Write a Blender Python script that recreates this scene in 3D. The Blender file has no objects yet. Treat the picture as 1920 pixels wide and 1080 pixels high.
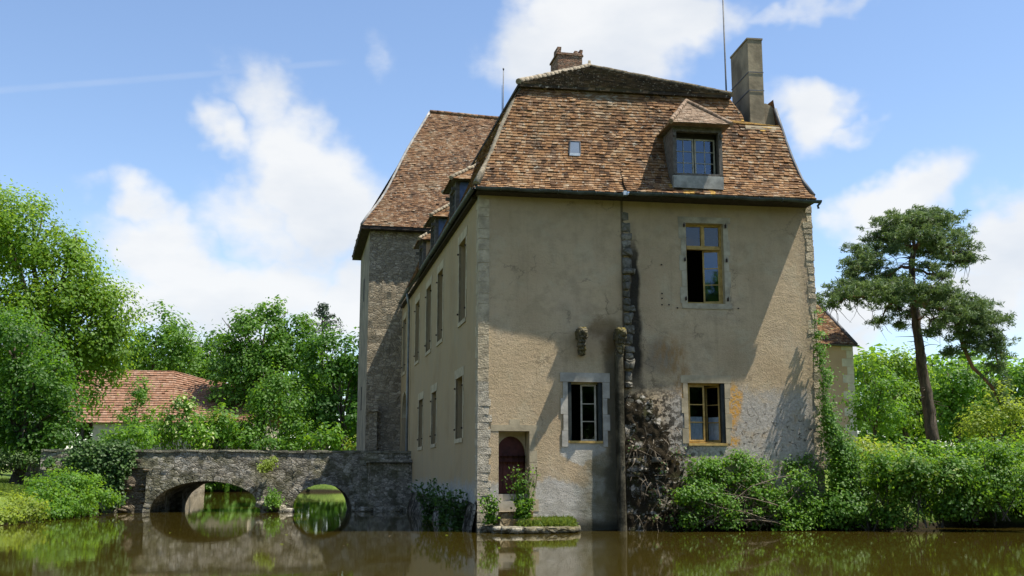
import bpy, math, random
import numpy as np
from mathutils import Vector, Matrix, noise as mnoise
R = math.radians
random.seed(7)
RNG = np.random.default_rng(11)
C = bpy.context.scene.collection

# ------------------------------------------------------------------ camera
FPX, TILT, EYE = 2000.0, math.atan(348/2000.0), 1.45
scene = bpy.context.scene
cam_d = bpy.data.cameras.new('camera'); cam = bpy.data.objects.new('camera', cam_d); C.objects.link(cam)
cam.location = (0, 0, EYE); cam.rotation_euler = (R(90)+TILT, 0, 0)
cam_d.sensor_width = 36; cam_d.lens = 36*FPX/1920; cam_d.clip_end = 3000; cam_d.clip_start = 0.05
scene.camera = cam
scene.render.resolution_x, scene.render.resolution_y = 1024, 576
scene.view_settings.view_transform = 'Standard'; scene.view_settings.look = 'None'
EXPOSURE = 0.82
scene.view_settings.exposure = EXPOSURE; scene.view_settings.gamma = 1.0
scene.cycles.max_bounces = 8; scene.cycles.transparent_max_bounces = 8
scene.cycles.use_denoising = True

def ray(u, v):
    x = (u-960)/FPX; z = (540-v)/FPX
    return np.array([x, math.cos(TILT)-z*math.sin(TILT), math.sin(TILT)+z*math.cos(TILT)])
def at(u, v, Y):
    d = ray(u, v); return np.array([0, 0, EYE])+d*(Y/d[1])
def onw(u, v, O, yaw):                       # hit of a sight line with a vertical plane -> (metres along, height)
    e = (math.cos(yaw), math.sin(yaw)); d = ray(u, v)
    M = np.array([[e[0], -d[0]], [e[1], -d[1]]]); s, k = np.linalg.solve(M, -np.array(O[:2], float))
    return float(s), float(EYE+k*d[2])
def mpp(Y): return Y/2031.0                  # metres per photo pixel at a depth

# ------------------------------------------------------------------ sun and sky
SUN_AZ, SUN_EL = R(-11.2), R(65.2)           # azimuth measured from +X
sun_dir = Vector((math.cos(SUN_AZ)*math.cos(SUN_EL), math.sin(SUN_AZ)*math.cos(SUN_EL), math.sin(SUN_EL)))
sd = bpy.data.lights.new('sun', 'SUN'); sd.energy = 5.0; sd.angle = R(0.5); sd.color = (1.0, 0.94, 0.84)
sun = bpy.data.objects.new('sun', sd); C.objects.link(sun)
sun.rotation_euler = sun_dir.to_track_quat('Z', 'Y').to_euler(); sun.location = (30, -10, 60)

class NT:
    """small helper for node graphs"""
    def __init__(s, tree): s.t = tree; s.n = tree.nodes; s.l = tree.links
    def node(s, typ, **kw):
        n = s.n.new(typ)
        for k, v in kw.items(): setattr(n, k, v)
        return n
    def put(s, sock, v):
        if v is None: return
        if hasattr(v, 'is_linked') or isinstance(v, bpy.types.NodeSocket): s.l.new(v, sock)
        else:
            if sock.type == 'RGBA' and len(v) == 3: v = (*v, 1)
            sock.default_value = v
    def math(s, op, a, b=None, c=None, clamp=False):
        n = s.node('ShaderNodeMath', operation=op, use_clamp=clamp)
        s.put(n.inputs[0], a); s.put(n.inputs[1], b); s.put(n.inputs[2], c); return n.outputs[0]
    def vmath(s, op, a, b=None):
        n = s.node('ShaderNodeVectorMath', operation=op); s.put(n.inputs[0], a); s.put(n.inputs[1], b)
        return n.outputs[0]
    def mapping(s, v, scale=(1,1,1), loc=(0,0,0), rot=(0,0,0)):
        n = s.node('ShaderNodeMapping'); s.put(n.inputs[0], v); n.inputs[1].default_value = loc
        n.inputs[2].default_value = rot; n.inputs[3].default_value = scale; return n.outputs[0]
    def noise(s, v, scale, detail=4, rough=.55, col=False, dist=0):
        n = s.node('ShaderNodeTexNoise'); s.put(n.inputs['Vector'], v); n.inputs['Scale'].default_value = scale
        n.inputs['Detail'].default_value = detail; n.inputs['Roughness'].default_value = rough
        n.inputs['Distortion'].default_value = dist
        return n.outputs[1] if col else n.outputs[0]
    def voro(s, v, scale, feature='F1', out=0, rand=1.0):
        n = s.node('ShaderNodeTexVoronoi', feature=feature); s.put(n.inputs['Vector'], v)
        n.inputs['Scale'].default_value = scale; n.inputs['Randomness'].default_value = rand; return n.outputs[out]
    def mix(s, f, a, b, mode='MIX'):
        n = s.node('ShaderNodeMix', data_type='RGBA', blend_type=mode); n.clamp_factor = True
        s.put(n.inputs[0], f); s.put(n.inputs[6], a); s.put(n.inputs[7], b); return n.outputs[2]
    def ramp(s, f, stops, interp='LINEAR'):
        n = s.node('ShaderNodeValToRGB'); s.put(n.inputs[0], f); cr = n.color_ramp; cr.interpolation = interp
        while len(cr.elements) < len(stops): cr.elements.new(0.5)
        for e, (p, c) in zip(cr.elements, stops):
            e.position = p; e.color = (*c, 1) if hasattr(c, '__len__') else (c, c, c, 1)
        return n.outputs[0]
    def sm(s, x, a, b):                       # smoothstep a..b -> 0..1
        n = s.node('ShaderNodeMapRange', interpolation_type='SMOOTHSTEP'); s.put(n.inputs[0], x)
        s.put(n.inputs[1], a); s.put(n.inputs[2], b); return n.outputs[0]
    def sep(s, v): n = s.node('ShaderNodeSeparateXYZ'); s.put(n.inputs[0], v); return n.outputs
    def comb(s, x, y, z=0.0):
        n = s.node('ShaderNodeCombineXYZ'); s.put(n.inputs[0], x); s.put(n.inputs[1], y); s.put(n.inputs[2], z); return n.outputs[0]
    def bump(s, h, strength=.5, dist=.02, nrm=None):
        n = s.node('ShaderNodeBump'); n.inputs['Strength'].default_value = strength; n.inputs['Distance'].default_value = dist
        s.put(n.inputs['Height'], h); s.put(n.inputs['Normal'], nrm); return n.outputs[0]

# world: Nishita sky with clouds mixed in by direction
world = bpy.data.worlds.new('World'); scene.world = world; world.use_nodes = True
w = NT(world.node_tree); w.n.clear()
SKY_STRENGTH = 0.11
sky = w.node('ShaderNodeTexSky', sky_type='NISHITA'); sky.sun_disc = False
sky.sun_elevation = SUN_EL; sky.sun_rotation = math.pi/2 - SUN_AZ
sky.air_density = 1.0; sky.dust_density = 0.25; sky.ozone_density = 3.0
gen = w.node('ShaderNodeTexCoord').outputs['Generated']
dx, dy, dz = w.sep(gen)[:3]
az = w.math('ARCTAN2', dx, dy); el = w.math('ARCSINE', dz)
wn = w.noise(gen, 5.0, 5, .6, col=True)
wv = w.sep(w.vmath('SUBTRACT', wn, (.5, .5, .5)))
azw = w.math('MULTIPLY_ADD', wv[0], .22, az); elw = w.math('MULTIPLY_ADD', wv[1], .16, el)
fine = w.noise(w.mapping(gen, (1, 1, 1.7)), 9.0, 8, .62)
def cloud_blob(u, v, ru, rv, rot=0.0, soft=.9):
    d = ray(u, v); d = d/np.linalg.norm(d)
    a0, e0 = math.atan2(d[0], d[1]), math.asin(d[2])
    ra, re = ru/2031*1.0, rv/2031*1.0
    x = w.math('SUBTRACT', azw, a0); y = w.math('SUBTRACT', elw, e0)
    c, s_ = math.cos(rot), math.sin(rot)
    xr = w.math('ADD', w.math('MULTIPLY', x, c/ra), w.math('MULTIPLY', y, s_/ra))
    yr = w.math('ADD', w.math('MULTIPLY', x, -s_/re), w.math('MULTIPLY', y, c/re))
    r2 = w.math('SQRT', w.math('ADD', w.math('POWER', xr, 2), w.math('POWER', yr, 2)))
    return w.sm(r2, 1.55, .05)
BLOBS = [(570, 340, 230, 92, R(-42), .95), (470, 215, 110, 70, R(-42), .72), (520, 450, 190, 80, R(-25), .75), (410, 262, 80, 45, R(-40), .8), (640, 420, 190, 120, R(-25), 1), (330, 480, 170, 70, R(-20), 1), (270, 365, 110, 42, R(-20), .72), (350, 425, 130, 55, R(-30), .75),
         (440, 540, 240, 75, 0, .95), (640, 590, 190, 80, 0, .95), (390, 610, 80, 28, 0, 1),
         (690, 130, 100, 45, R(-50), .30), (800, 8, 55, 22, 0, .8),
         (1180, 70, 215, 110, R(10), 1.1), (1060, 150, 150, 105, 0, .95), (1560, 8, 190, 26, 0, .5), (1320, 40, 120, 70, 0, 1),
         (1500, 225, 85, 62, R(-25), .8), (1570, 250, 70, 30, 0, .6), (1660, 375, 150, 52, R(10), .95),
         (1900, 480, 115, 95, R(25), 1.15), (1850, 590, 150, 80, 0, 1), (1600, 560, 120, 80, 0, .7), (1600, 620, 90, 40, 0, .8), (120, 330, 130, 28, 0, .3)]
dens = None
for (u_, v_, ru_, rv_, ro_, g_) in BLOBS:
    b_ = w.math('MULTIPLY', cloud_blob(u_, v_, ru_, rv_, ro_), g_)
    dens = b_ if dens is None else w.math('MAXIMUM', dens, b_)
# other parts of the sky (seen only from other directions) get loose fair-weather clouds too
back = w.math('MULTIPLY', w.sm(w.noise(w.mapping(gen, (1, 1, 2)), 2.3, 5, .6), .5, .7), w.sm(dy, .3, -.2))
dens = w.math('MAXIMUM', dens, back)
cov = w.sm(w.math('ADD', dens, w.math('MULTIPLY', w.math('SUBTRACT', fine, .5), 1.0)), .12, .78)
cov = w.math('MULTIPLY', cov, w.sm(dens, .02, .3))
# vapour trail: a thin line along a great circle
d1, d2 = ray(-40, 172), ray(625, 119)
nn = np.cross(d1, d2); nn /= np.linalg.norm(nn)
pl = w.node('ShaderNodeVectorMath', operation='DOT_PRODUCT'); w.put(pl.inputs[0], gen); pl.inputs[1].default_value = tuple(nn)
trail = w.math('ADD', w.math('ABSOLUTE', w.math('ADD', pl.outputs['Value'], w.math('MULTIPLY', wv[2], .006))), 0.0)
trail = w.math('MULTIPLY', w.sm(trail, .0042, .0008), w.math('MULTIPLY', w.sm(az, -.155, -.185), w.sm(fine, .2, .65)))
cov = w.math('MAXIMUM', cov, w.math('MULTIPLY', trail, .12))
shade = w.noise(w.mapping(gen, (1, 1, 2.2), loc=(.3, .1, .06)), 6, 5, .55)
cl = w.ramp(shade, [(.30, (3.9, 4.15, 4.5)), (.58, (4.85, 4.92, 4.98))])
skc = w.mix(1.0, sky.outputs[0], (1.12, 1.08, 1.07), 'MULTIPLY')
bgc = w.mix(w.math('MULTIPLY', cov, .95), skc, cl)
bg = w.node('ShaderNodeBackground'); w.put(bg.inputs[0], bgc); bg.inputs[1].default_value = SKY_STRENGTH
wo = w.node('ShaderNodeOutputWorld'); w.l.new(bg.outputs[0], wo.inputs[0])

# ------------------------------------------------------------------ object helpers
def tag(o, label=None, cat=None, group=None, kind=None):
    for k, v in (('label', label), ('category', cat), ('group', group), ('kind', kind)):
        if v: o[k] = v
    return o
def empty(name, loc, rotz=0.0):
    o = bpy.data.objects.new(name, None); C.objects.link(o); o.location = loc; o.rotation_euler = (0, 0, rotz); o.empty_display_size = .2
    return o
def link_mesh(name, me, mats, parent=None, origin=(0, 0, 0)):
    o = bpy.data.objects.new(name, me); C.objects.link(o)
    for m in (mats if isinstance(mats, (list, tuple)) else [mats]): me.materials.append(m)
    if parent is not None: o.parent = parent
    else: o.location = origin
    return o
class MB:
    """collects faces in world (or local) metres and links them as ONE mesh"""
    def __init__(s): s.v = []; s.f = []; s.m = []; s.uv = []; s.r = []; s.sm = []
    def face(s, pts, mi=0, uv=None, rnd=0.0, smooth=False):
        b = len(s.v); s.v += [tuple(map(float, p)) for p in pts]; s.f.append(tuple(range(b, b+len(pts))))
        s.m.append(mi); s.uv.append(uv if uv is not None else [(0, 0)]*len(pts)); s.r.append(rnd); s.sm.append(smooth)
    def grid(s, P, mi=0, rnd=0.0, smooth=True, UV=None):        # P[i][j] shared vertices
        b = len(s.v); n, m = len(P), len(P[0])
        for row in P: s.v += [tuple(map(float, p)) for p in row]
        for i in range(n-1):
            for j in range(m-1):
                s.f.append((b+i*m+j, b+i*m+j+1, b+(i+1)*m+j+1, b+(i+1)*m+j)); s.m.append(mi); s.r.append(rnd); s.sm.append(smooth)
                s.uv.append([UV[i][j], UV[i][j+1], UV[i+1][j+1], UV[i+1][j]] if UV else [(0, 0)]*4)
    def box(s, o, ax, ay, az, mi=0, rnd=None, jit=0.0, bev=0.0):
        """box from corner o along vectors ax, ay, az; jit roughens corners, bev chamfers the outer face"""
        o, ax, ay, az = (np.array(q, float) for q in (o, ax, ay, az))
        if rnd is None: rnd = random.random()
        c = [o, o+ax, o+ax+ay, o+ay, o+az, o+ax+az, o+ax+ay+az, o+ay+az]
        if jit: c = [q+np.array([random.uniform(-jit, jit) for _ in range(3)]) for q in c]
        if np.dot(np.cross(ax, ay), az) < 0: order = [(0,1,2,3), (4,7,6,5), (0,4,5,1), (1,5,6,2), (2,6,7,3), (3,7,4,0)]
        else: order = [(0,3,2,1), (4,5,6,7), (0,1,5,4), (1,2,6,5), (2,3,7,6), (3,0,4,7)]
        b = len(s.v); s.v += [tuple(q) for q in c]
        for f in order:
            s.f.append(tuple(b+i for i in f)); s.m.append(mi); s.uv.append([(0, 0)]*4); s.r.append(rnd); s.sm.append(False)
    def tube(s, pts, rad, n=8, mi=0, cap=True, rnd=None, smooth=True, wob=0.0):
        pts = [np.array(p, float) for p in pts]
        if not hasattr(rad, '__len__'): rad = [rad]*len(pts)
        if rnd is None: rnd = random.random()
        rings = []
        up = np.array([.13, .21, .97])
        for i, p in enumerate(pts):
            t = pts[min(i+1, len(pts)-1)]-pts[max(i-1, 0)]; t = t/(np.linalg.norm(t)+1e-9)
            if abs(np.dot(t, up)) > .96: a = np.cross(t, [1, .1, 0])
            else: a = np.cross(t, up)
            a = a/np.linalg.norm(a); bb = np.cross(t, a)
            rings.append([p+(a*math.cos(2*math.pi*k/n)+bb*math.sin(2*math.pi*k/n))*rad[i]*(1+random.uniform(-wob, wob)) for k in range(n)])
        b = len(s.v)
        for rg in rings: s.v += [tuple(q) for q in rg]
        for i in range(len(rings)-1):
            for k in range(n):
                k2 = (k+1) % n
                s.f.append((b+i*n+k, b+i*n+k2, b+(i+1)*n+k2, b+(i+1)*n+k)); s.m.append(mi); s.uv.append([(0, 0)]*4); s.r.append(rnd); s.sm.append(smooth)
        if cap:
            for base, rev in ((b, True), (b+(len(rings)-1)*n, False)):
                idx = [base+k for k in range(n)]
                s.f.append(tuple(idx[::-1] if rev else idx)); s.m.append(mi); s.uv.append([(0, 0)]*n); s.r.append(rnd); s.sm.append(False)
    def stone(s, c, size, ax=(1, 0, 0), mi=0, sub=2, rough=.16, box=.55):
        """a rounded irregular block (super-ellipsoid) centred on c"""
        ax = np.array(ax, float); ax /= np.linalg.norm(ax); ay = np.array([-ax[1], ax[0], 0.]); azv = np.array([0, 0, 1.])
        rnd = random.random(); n, m = 5, 8; seed = random.uniform(0, 100); b = len(s.v)
        for i in range(n+1):
            th = math.pi*i/n
            for k in range(m):
                ph = 2*math.pi*k/m
                d = np.array([math.sin(th)*math.cos(ph), math.sin(th)*math.sin(ph), math.cos(th)])
                q = np.sign(d)*np.abs(d)**box
                q *= 1+rough*mnoise.noise(Vector(d*1.6)+Vector((seed, 0, 0)))*1.6
                s.v.append(tuple(np.array(c)+ax*q[0]*size[0]/2+ay*q[1]*size[1]/2+azv*q[2]*size[2]/2))
        for i in range(n):
            for k in range(m):
                k2 = (k+1) % m
                s.f.append((b+i*m+k, b+(i+1)*m+k, b+(i+1)*m+k2, b+i*m+k2)); s.m.append(mi); s.uv.append([(0, 0)]*4); s.r.append(rnd); s.sm.append(True)
    def build(s, name, mats, parent=None, origin=None, local=False):
        me = bpy.data.meshes.new(name)
        if origin is None: origin = tuple(parent.location) if (parent is not None and not local) else (0, 0, 0)
        if parent is not None and not local:
            q = parent; origin = np.zeros(3)
            while q is not None: origin = origin+np.array(q.location); q = q.parent
        if local: origin = (0, 0, 0)
        v = np.array(s.v, float)-np.array(origin, float)
        me.from_pydata(v.tolist(), [], s.f)
        me.polygons.foreach_set('material_index', s.m); me.polygons.foreach_set('use_smooth', s.sm)
        uvl = me.uv_layers.new(name='UVMap')
        flat = np.array([c for f in s.uv for uvp in f for c in uvp], float); uvl.data.foreach_set('uv', flat)
        at_ = me.attributes.new('rnd', 'FLOAT', 'FACE'); at_.data.foreach_set('value', s.r)
        me.update()
        return link_mesh(name, me, mats, parent, origin)

# ------------------------------------------------------------------ materials
MATS = {}
def newmat(name):
    m = bpy.data.materials.new(name); m.use_nodes = True; t = NT(m.node_tree); t.n.clear()
    out = t.node('ShaderNodeOutputMaterial'); MATS[name] = m
    return m, t, out
def pbsdf(t, out, col, rough=.85, nrm=None, spec=.25, metal=0.0):
    b = t.node('ShaderNodeBsdfPrincipled'); t.put(b.inputs['Base Color'], col); t.put(b.inputs['Roughness'], rough)
    b.inputs['Specular IOR Level'].default_value = spec; b.inputs['Metallic'].default_value = metal
    if nrm is not None: t.put(b.inputs['Normal'], nrm)
    t.l.new(b.outputs[0], out.inputs[0]); return b
def texco(t, which='Object'): return t.node('ShaderNodeTexCoord').outputs[which]
def rnd_attr(t): n = t.node('ShaderNodeAttribute', attribute_name='rnd'); return n.outputs['Fac']
def simple(name, col, rough=.7, var=.25, scale=6, bump=.3, metal=0.0, spec=.3, dist=.01):
    m, t, out = newmat(name); co = texco(t)
    n = t.noise(co, scale, 6, .6)
    c = t.mix(t.sm(n, .3, .7), tuple(x*(1-var) for x in col), tuple(min(1, x*(1+var)) for x in col))
    pbsdf(t, out, c, rough, t.bump(t.noise(co, scale*6, 5, .6), bump, dist), spec, metal); return m
SQ = (1, 1, 1)

def plaster_front():
    """rough-cast front wall: UV = metres along the wall from the quoins, height above the water"""
    m, t, out = newmat('front_roughcast'); uv = texco(t, 'UV')
    wob = t.vmath('SUBTRACT', t.noise(uv, 1.6, 6, .6, col=True), (.5, .5, .5))
    uw = t.vmath('ADD', uv, t.vmath('MULTIPLY', wob, (.9, .9, 0)))
    X, Z = t.sep(uw)[:2]; X0, Z0 = t.sep(uv)[:2]
    big = t.noise(uv, .55, 5, .6); mid = t.noise(uv, 2.2, 6, .65); fin = t.noise(uv, 14, 6, .7); grain = t.noise(uv, 45, 4, .7)
    def blob(cx, cz, rx, rz, soft=.45):
        a = t.math('POWER', t.math('DIVIDE', t.math('SUBTRACT', X, cx), rx), 2); b = t.math('POWER', t.math('DIVIDE', t.math('SUBTRACT', Z, cz), rz), 2)
        return t.sm(t.math('SQRT', t.math('ADD', a, b)), 1+soft, 1-soft)
    col = t.ramp(big, [(.3, (.43, .318, .192)), (.5, (.52, .40, .25)), (.7, (.48, .375, .255))])
    col = t.mix(t.math('MULTIPLY', t.sm(mid, .40, .70), .5), col, (.30, .235, .135))
    col = t.mix(t.math('MULTIPLY', t.sm(t.noise(uv, 1.1, 7, .7, dist=.6), .52, .62), .35), col, (.50, .43, .29))
    streak = t.noise(t.mapping(uv, (5.5, .35, 1)), 1.0, 5, .65)
    col = t.mix(t.math('MULTIPLY', t.sm(streak, .50, .75), .26), col, (.25, .195, .11))
    # soot and damp below the eaves
    col = t.mix(t.math('MULTIPLY', t.sm(Z, 6.2, 8.8), .32), col, (.23, .175, .10))
    # pale lime skim on the lower part past the toothing and at the base beside the door
    Zj = t.math('ADD', Z, t.math('MULTIPLY', t.math('SUBTRACT', fin, .5), 1.1)); pale = t.math('MULTIPLY', t.sm(Zj, 3.85, 3.3), t.sm(X, 4.5, 5.4))
    pale = t.math('MULTIPLY', pale, t.sm(mid, .25, .5))
    col = t.mix(t.math('MULTIPLY', pale, .92), col, t.mix(t.sm(fin, .35, .7), (.345, .315, .265), (.51, .475, .415)))
    pale2 = t.math('MULTIPLY', t.sm(Z, 1.30, 1.16), t.sm(X0, 3.2, 2.6))
    col = t.mix(t.math('MULTIPLY', pale2, .85), col, t.mix(t.sm(mid, .35, .65), (.40, .38, .335), (.54, .515, .46)))
    # cement patch under the window by the toothing
    patch = blob(2.75, 2.02, .48, .32, .12); col = t.mix(patch, col, (.53, .49, .41))
    # damp algae in the shaded base next to the pilaster
    alg = blob(3.3, .6, .72, 1.5, .5); col = t.mix(t.math('MULTIPLY', alg, .85), col, t.mix(t.sm(mid, .4, .65), (.085, .09, .055), (.22, .23, .19)))
    alg2 = blob(3.62, 2.6, .30, 2.4, .5); col = t.mix(t.math('MULTIPLY', alg2, .85), col, (.07, .065, .045))
    # peeled dark flecks in the pale part
    fl = t.math('MULTIPLY', t.sm(t.noise(uw, 7, 7, .7), .56, .63), t.math('MULTIPLY', t.sm(X, 5.3, 6.4), t.sm(Z, 3.7, 2.6)))
    col = t.mix(t.math('MULTIPLY', fl, .85), col, (.09, .08, .06))
    # black running stain right of the toothing, rust and lichen
    Xm = t.math('ADD', X0, t.math('MULTIPLY', t.math('SUBTRACT', X, X0), .35))
    bl = t.math('MULTIPLY', t.sm(t.math('ABSOLUTE', t.math('SUBTRACT', Xm, t.math('MULTIPLY_ADD', Z0, -.012, 4.29))), t.math('MULTIPLY_ADD', Z0, -.030, .39), .07), t.math('MULTIPLY', t.sm(Z, 8.3, 6.9), t.sm(Z, 3.0, 4.3)))
    col = t.mix(t.math('MULTIPLY', bl, .95), col, (.018, .018, .016))
    ln = t.math('MULTIPLY', t.sm(t.math('ABSOLUTE', t.math('SUBTRACT', X0, sB-.02)), .06, .012), t.sm(Z0, 4.6, 5.4)); col = t.mix(t.math('MULTIPLY', ln, .8), col, (.06, .052, .04))
    ck = t.math('MULTIPLY', t.sm(t.voro(t.vmath('ADD', uv, t.vmath('MULTIPLY', t.vmath('SUBTRACT', t.noise(uv, 3.5, 6, .7, col=True), (.5, .5, .5)), (.7, .7, 0))), .55, 'DISTANCE_TO_EDGE', 0), .010, .002), t.sm(t.noise(uv, .8, 3, .5), .50, .58)); col = t.mix(t.math('MULTIPLY', ck, .5), col, (.10, .08, .05))
    bl2 = blob(4.85, 4.55, .36, .45, .5); col = t.mix(t.math('MULTIPLY', bl2, .55), col, (.13, .12, .10))
    ru = t.math('MAXIMUM', blob(5.2, 4.6, .42, .5, .5), blob(5.42, 4.0, .22, .5, .5))
    col = t.mix(t.math('MULTIPLY', t.math('MULTIPLY', ru, t.sm(t.noise(t.mapping(uv, (3, 1, 1)), 2.2, 6, .7), .36, .60)), .75), col, (.33, .19, .07))
    ru2 = t.math('MAXIMUM', blob(3.55, 4.95, .26, .45, .5), blob(3.2, 5.2, .45, .22, .6)); col = t.mix(t.math('MULTIPLY', ru2, .7), col, (.14, .09, .035))
    li = t.math('MULTIPLY', t.math('MAXIMUM', blob(6.85, 3.2, .22, .55, .4), t.math('MAXIMUM', blob(6.75, 2.3, .3, .2, .4), blob(5.57, 3.2, .07, .4, .5))), t.sm(fin, .38, .55))
    col = t.mix(t.math('MULTIPLY', li, .95), col, t.mix(mid, (.62, .26, .02), (.58, .36, .08)))
    rz = t.math('MULTIPLY', t.sm(t.math('ADD', X0, t.math('MULTIPLY', Z0, .34)), 7.2, 6.0), t.math('MULTIPLY', t.sm(X0, 3.9, 4.0), t.sm(Z0, 4.1, 3.3))); rf = t.noise(uv, 6.5, 8, .75)
    col = t.mix(t.math('MULTIPLY', t.math('MULTIPLY', rz, t.sm(rf, .47, .53)), .92), col, (.035, .029, .02))
    # dirty band and moss at the very base and along the right corner
    col = t.mix(t.math('MULTIPLY', t.sm(Z, 1.7, .5), t.math('MULTIPLY', t.sm(X, 4.4, 5.2), .85)), col, (.06, .06, .04))
    col = t.mix(t.math('MULTIPLY', t.sm(Z0, .42, .1), .92), col, (.03, .032, .022))
    co2 = t.math('MULTIPLY', t.math('MULTIPLY', t.sm(X0, 8.75, 9.1), t.sm(fin, .4, .6)), .6)
    col = t.mix(co2, col, (.16, .14, .11))
    col = t.mix(t.math('MULTIPLY', t.sm(fin, .55, .75), .3), col, (.20, .16, .10))
    rgh = t.noise(uv, 9, 7, .72)
    h = t.math('ADD', t.math('MULTIPLY', rgh, 1.0), t.math('MULTIPLY', grain, .6))
    h = t.math('ADD', h, t.math('MULTIPLY', fl, -.6))
    pbsdf(t, out, col, .95, t.bump(h, .8, .045), .12); return m

def plaster_side():
    m, t, out = newmat('side_roughcast'); uv = texco(t, 'UV'); X, Z = t.sep(uv)[:2]
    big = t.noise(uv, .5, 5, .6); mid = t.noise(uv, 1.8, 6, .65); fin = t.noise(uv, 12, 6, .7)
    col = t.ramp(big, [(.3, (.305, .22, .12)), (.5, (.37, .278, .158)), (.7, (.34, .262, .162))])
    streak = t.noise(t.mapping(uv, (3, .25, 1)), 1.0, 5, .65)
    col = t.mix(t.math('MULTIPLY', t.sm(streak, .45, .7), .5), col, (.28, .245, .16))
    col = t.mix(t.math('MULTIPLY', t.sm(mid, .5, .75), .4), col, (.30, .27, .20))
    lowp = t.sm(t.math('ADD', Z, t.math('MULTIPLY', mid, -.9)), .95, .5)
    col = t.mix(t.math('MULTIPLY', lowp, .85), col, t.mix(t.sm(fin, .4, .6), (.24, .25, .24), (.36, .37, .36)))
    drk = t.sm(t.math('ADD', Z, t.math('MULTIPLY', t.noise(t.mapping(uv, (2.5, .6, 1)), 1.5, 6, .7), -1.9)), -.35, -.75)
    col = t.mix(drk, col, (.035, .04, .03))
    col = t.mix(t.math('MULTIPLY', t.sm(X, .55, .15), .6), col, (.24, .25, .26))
    pbsdf(t, out, col, .95, t.bump(fin, .5, .03), .12); return m

def rubble(name, cols, mortar, scale=3.2, flat=1.9, moss=.0, bump=.8, mosscol=(.035, .04, .015), dark=0.0):
    m, t, out = newmat(name); co = texco(t)
    w_ = t.vmath('ADD', co, t.vmath('MULTIPLY', t.vmath('SUBTRACT', t.noise(co, 3, 4, .6, col=True), (.5, .5, .5)), (.22, .22, .12)))
    mp = t.mapping(w_, (1, 1, flat))
    cell = t.voro(mp, scale, 'F1', 1); edge = t.voro(mp, scale, 'DISTANCE_TO_EDGE', 0)
    cs = t.sep(cell)[0]; fin = t.noise(co, 16, 7, .72); mid = t.noise(co, 1.3, 6, .65)
    col = t.ramp(cs, [(i/(len(cols)-1), c) for i, c in enumerate(cols)])
    col = t.mix(t.sm(fin, .35, .75), col, tuple(x*.5 for x in cols[0]), 'MIX')
    gap = t.sm(edge, .07, .02)
    col = t.mix(t.math('MULTIPLY', gap, .8), col, mortar)
    if moss:
        col = t.mix(t.math('MULTIPLY', t.sm(mid, .42, .62), moss), col, t.mix(t.sm(fin, .4, .6), mosscol, tuple(x*2.2 for x in mosscol)))
    if dark: col = t.mix(t.math('MULTIPLY', t.sm(t.noise(co, 2.6, 7, .7), .45, .6), dark), col, (.02, .018, .014))
    h = t.math('ADD', t.math('MULTIPLY', t.sm(edge, 0, .12), .8), t.math('MULTIPLY', fin, .7))
    pbsdf(t, out, col, .95, t.bump(h, bump, .05), .12); return m

def tile_mat(name, stops, moss=.2, mosscol=(.07, .06, .035), pale=.3):
    m, t, out = newmat(name); co = texco(t); r = rnd_attr(t)
    big = t.noise(co, .7, 5, .65); fin = t.noise(co, 22, 5, .7); mid = t.noise(co, 3.2, 5, .65)
    col = t.ramp(t.math('ADD', t.math('MULTIPLY_ADD', r, .72, .12), t.math('MULTIPLY', t.math('SUBTRACT', t.math('ADD', big, t.math('MULTIPLY', mid, .6)), .8), 1.5)), stops)
    stk = t.noise(t.mapping(co, (2.4, 2.4, .35)), 1.0, 5, .65); col = t.mix(t.math('MULTIPLY', t.sm(stk, .52, .68), .55), col, (.06, .045, .03)); col = t.mix(t.math('MULTIPLY', t.sm(t.noise(co, 9, 4, .6), .60, .66), .7), col, (.36, .33, .26))
    col = t.mix(t.math('MULTIPLY', t.sm(mid, .5, .68), pale), col, (.30, .25, .19))
    col = t.mix(t.math('MULTIPLY', t.sm(fin, .45, .75), .45), col, (.065, .045, .032))
    col = t.mix(t.math('MULTIPLY', t.sm(big, .5, .66), moss), col, mosscol)
    pbsdf(t, out, col, .9, t.bump(fin, .5, .02), .15); return m

def leaf_mat(name, dark, light, trans=(.30, .46, .05), tw=.40, hue_noise=.5):
    m, t, out = newmat(name); co = texco(t); r = rnd_attr(t)
    n = t.noise(co, hue_noise, 3, .6)
    f = t.math('ADD', t.math('MULTIPLY', r, .65), t.math('MULTIPLY', t.math('SUBTRACT', n, .5), 1.3), clamp=True)
    col = t.mix(f, dark, light)
    d = t.node('ShaderNodeBsdfPrincipled'); t.put(d.inputs['Base Color'], col); d.inputs['Roughness'].default_value = .5
    d.inputs['Specular IOR Level'].default_value = .3
    tr = t.node('ShaderNodeBsdfTranslucent'); t.put(tr.inputs[0], t.mix(f, tuple(x*.6 for x in trans), trans))
    mx = t.node('ShaderNodeMixShader'); mx.inputs[0].default_value = tw
    t.l.new(d.outputs[0], mx.inputs[1]); t.l.new(tr.outputs[0], mx.inputs[2]); t.l.new(mx.outputs[0], out.inputs[0]); return m

def bark(name, a, b, scale=5):
    m, t, out = newmat(name); co = texco(t); n = t.noise(t.mapping(co, (1, 1, .25)), scale*2, 6, .7)
    pbsdf(t, out, t.mix(t.sm(n, .35, .65), a, b), .95, t.bump(n, .9, .05), .1); return m

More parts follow.
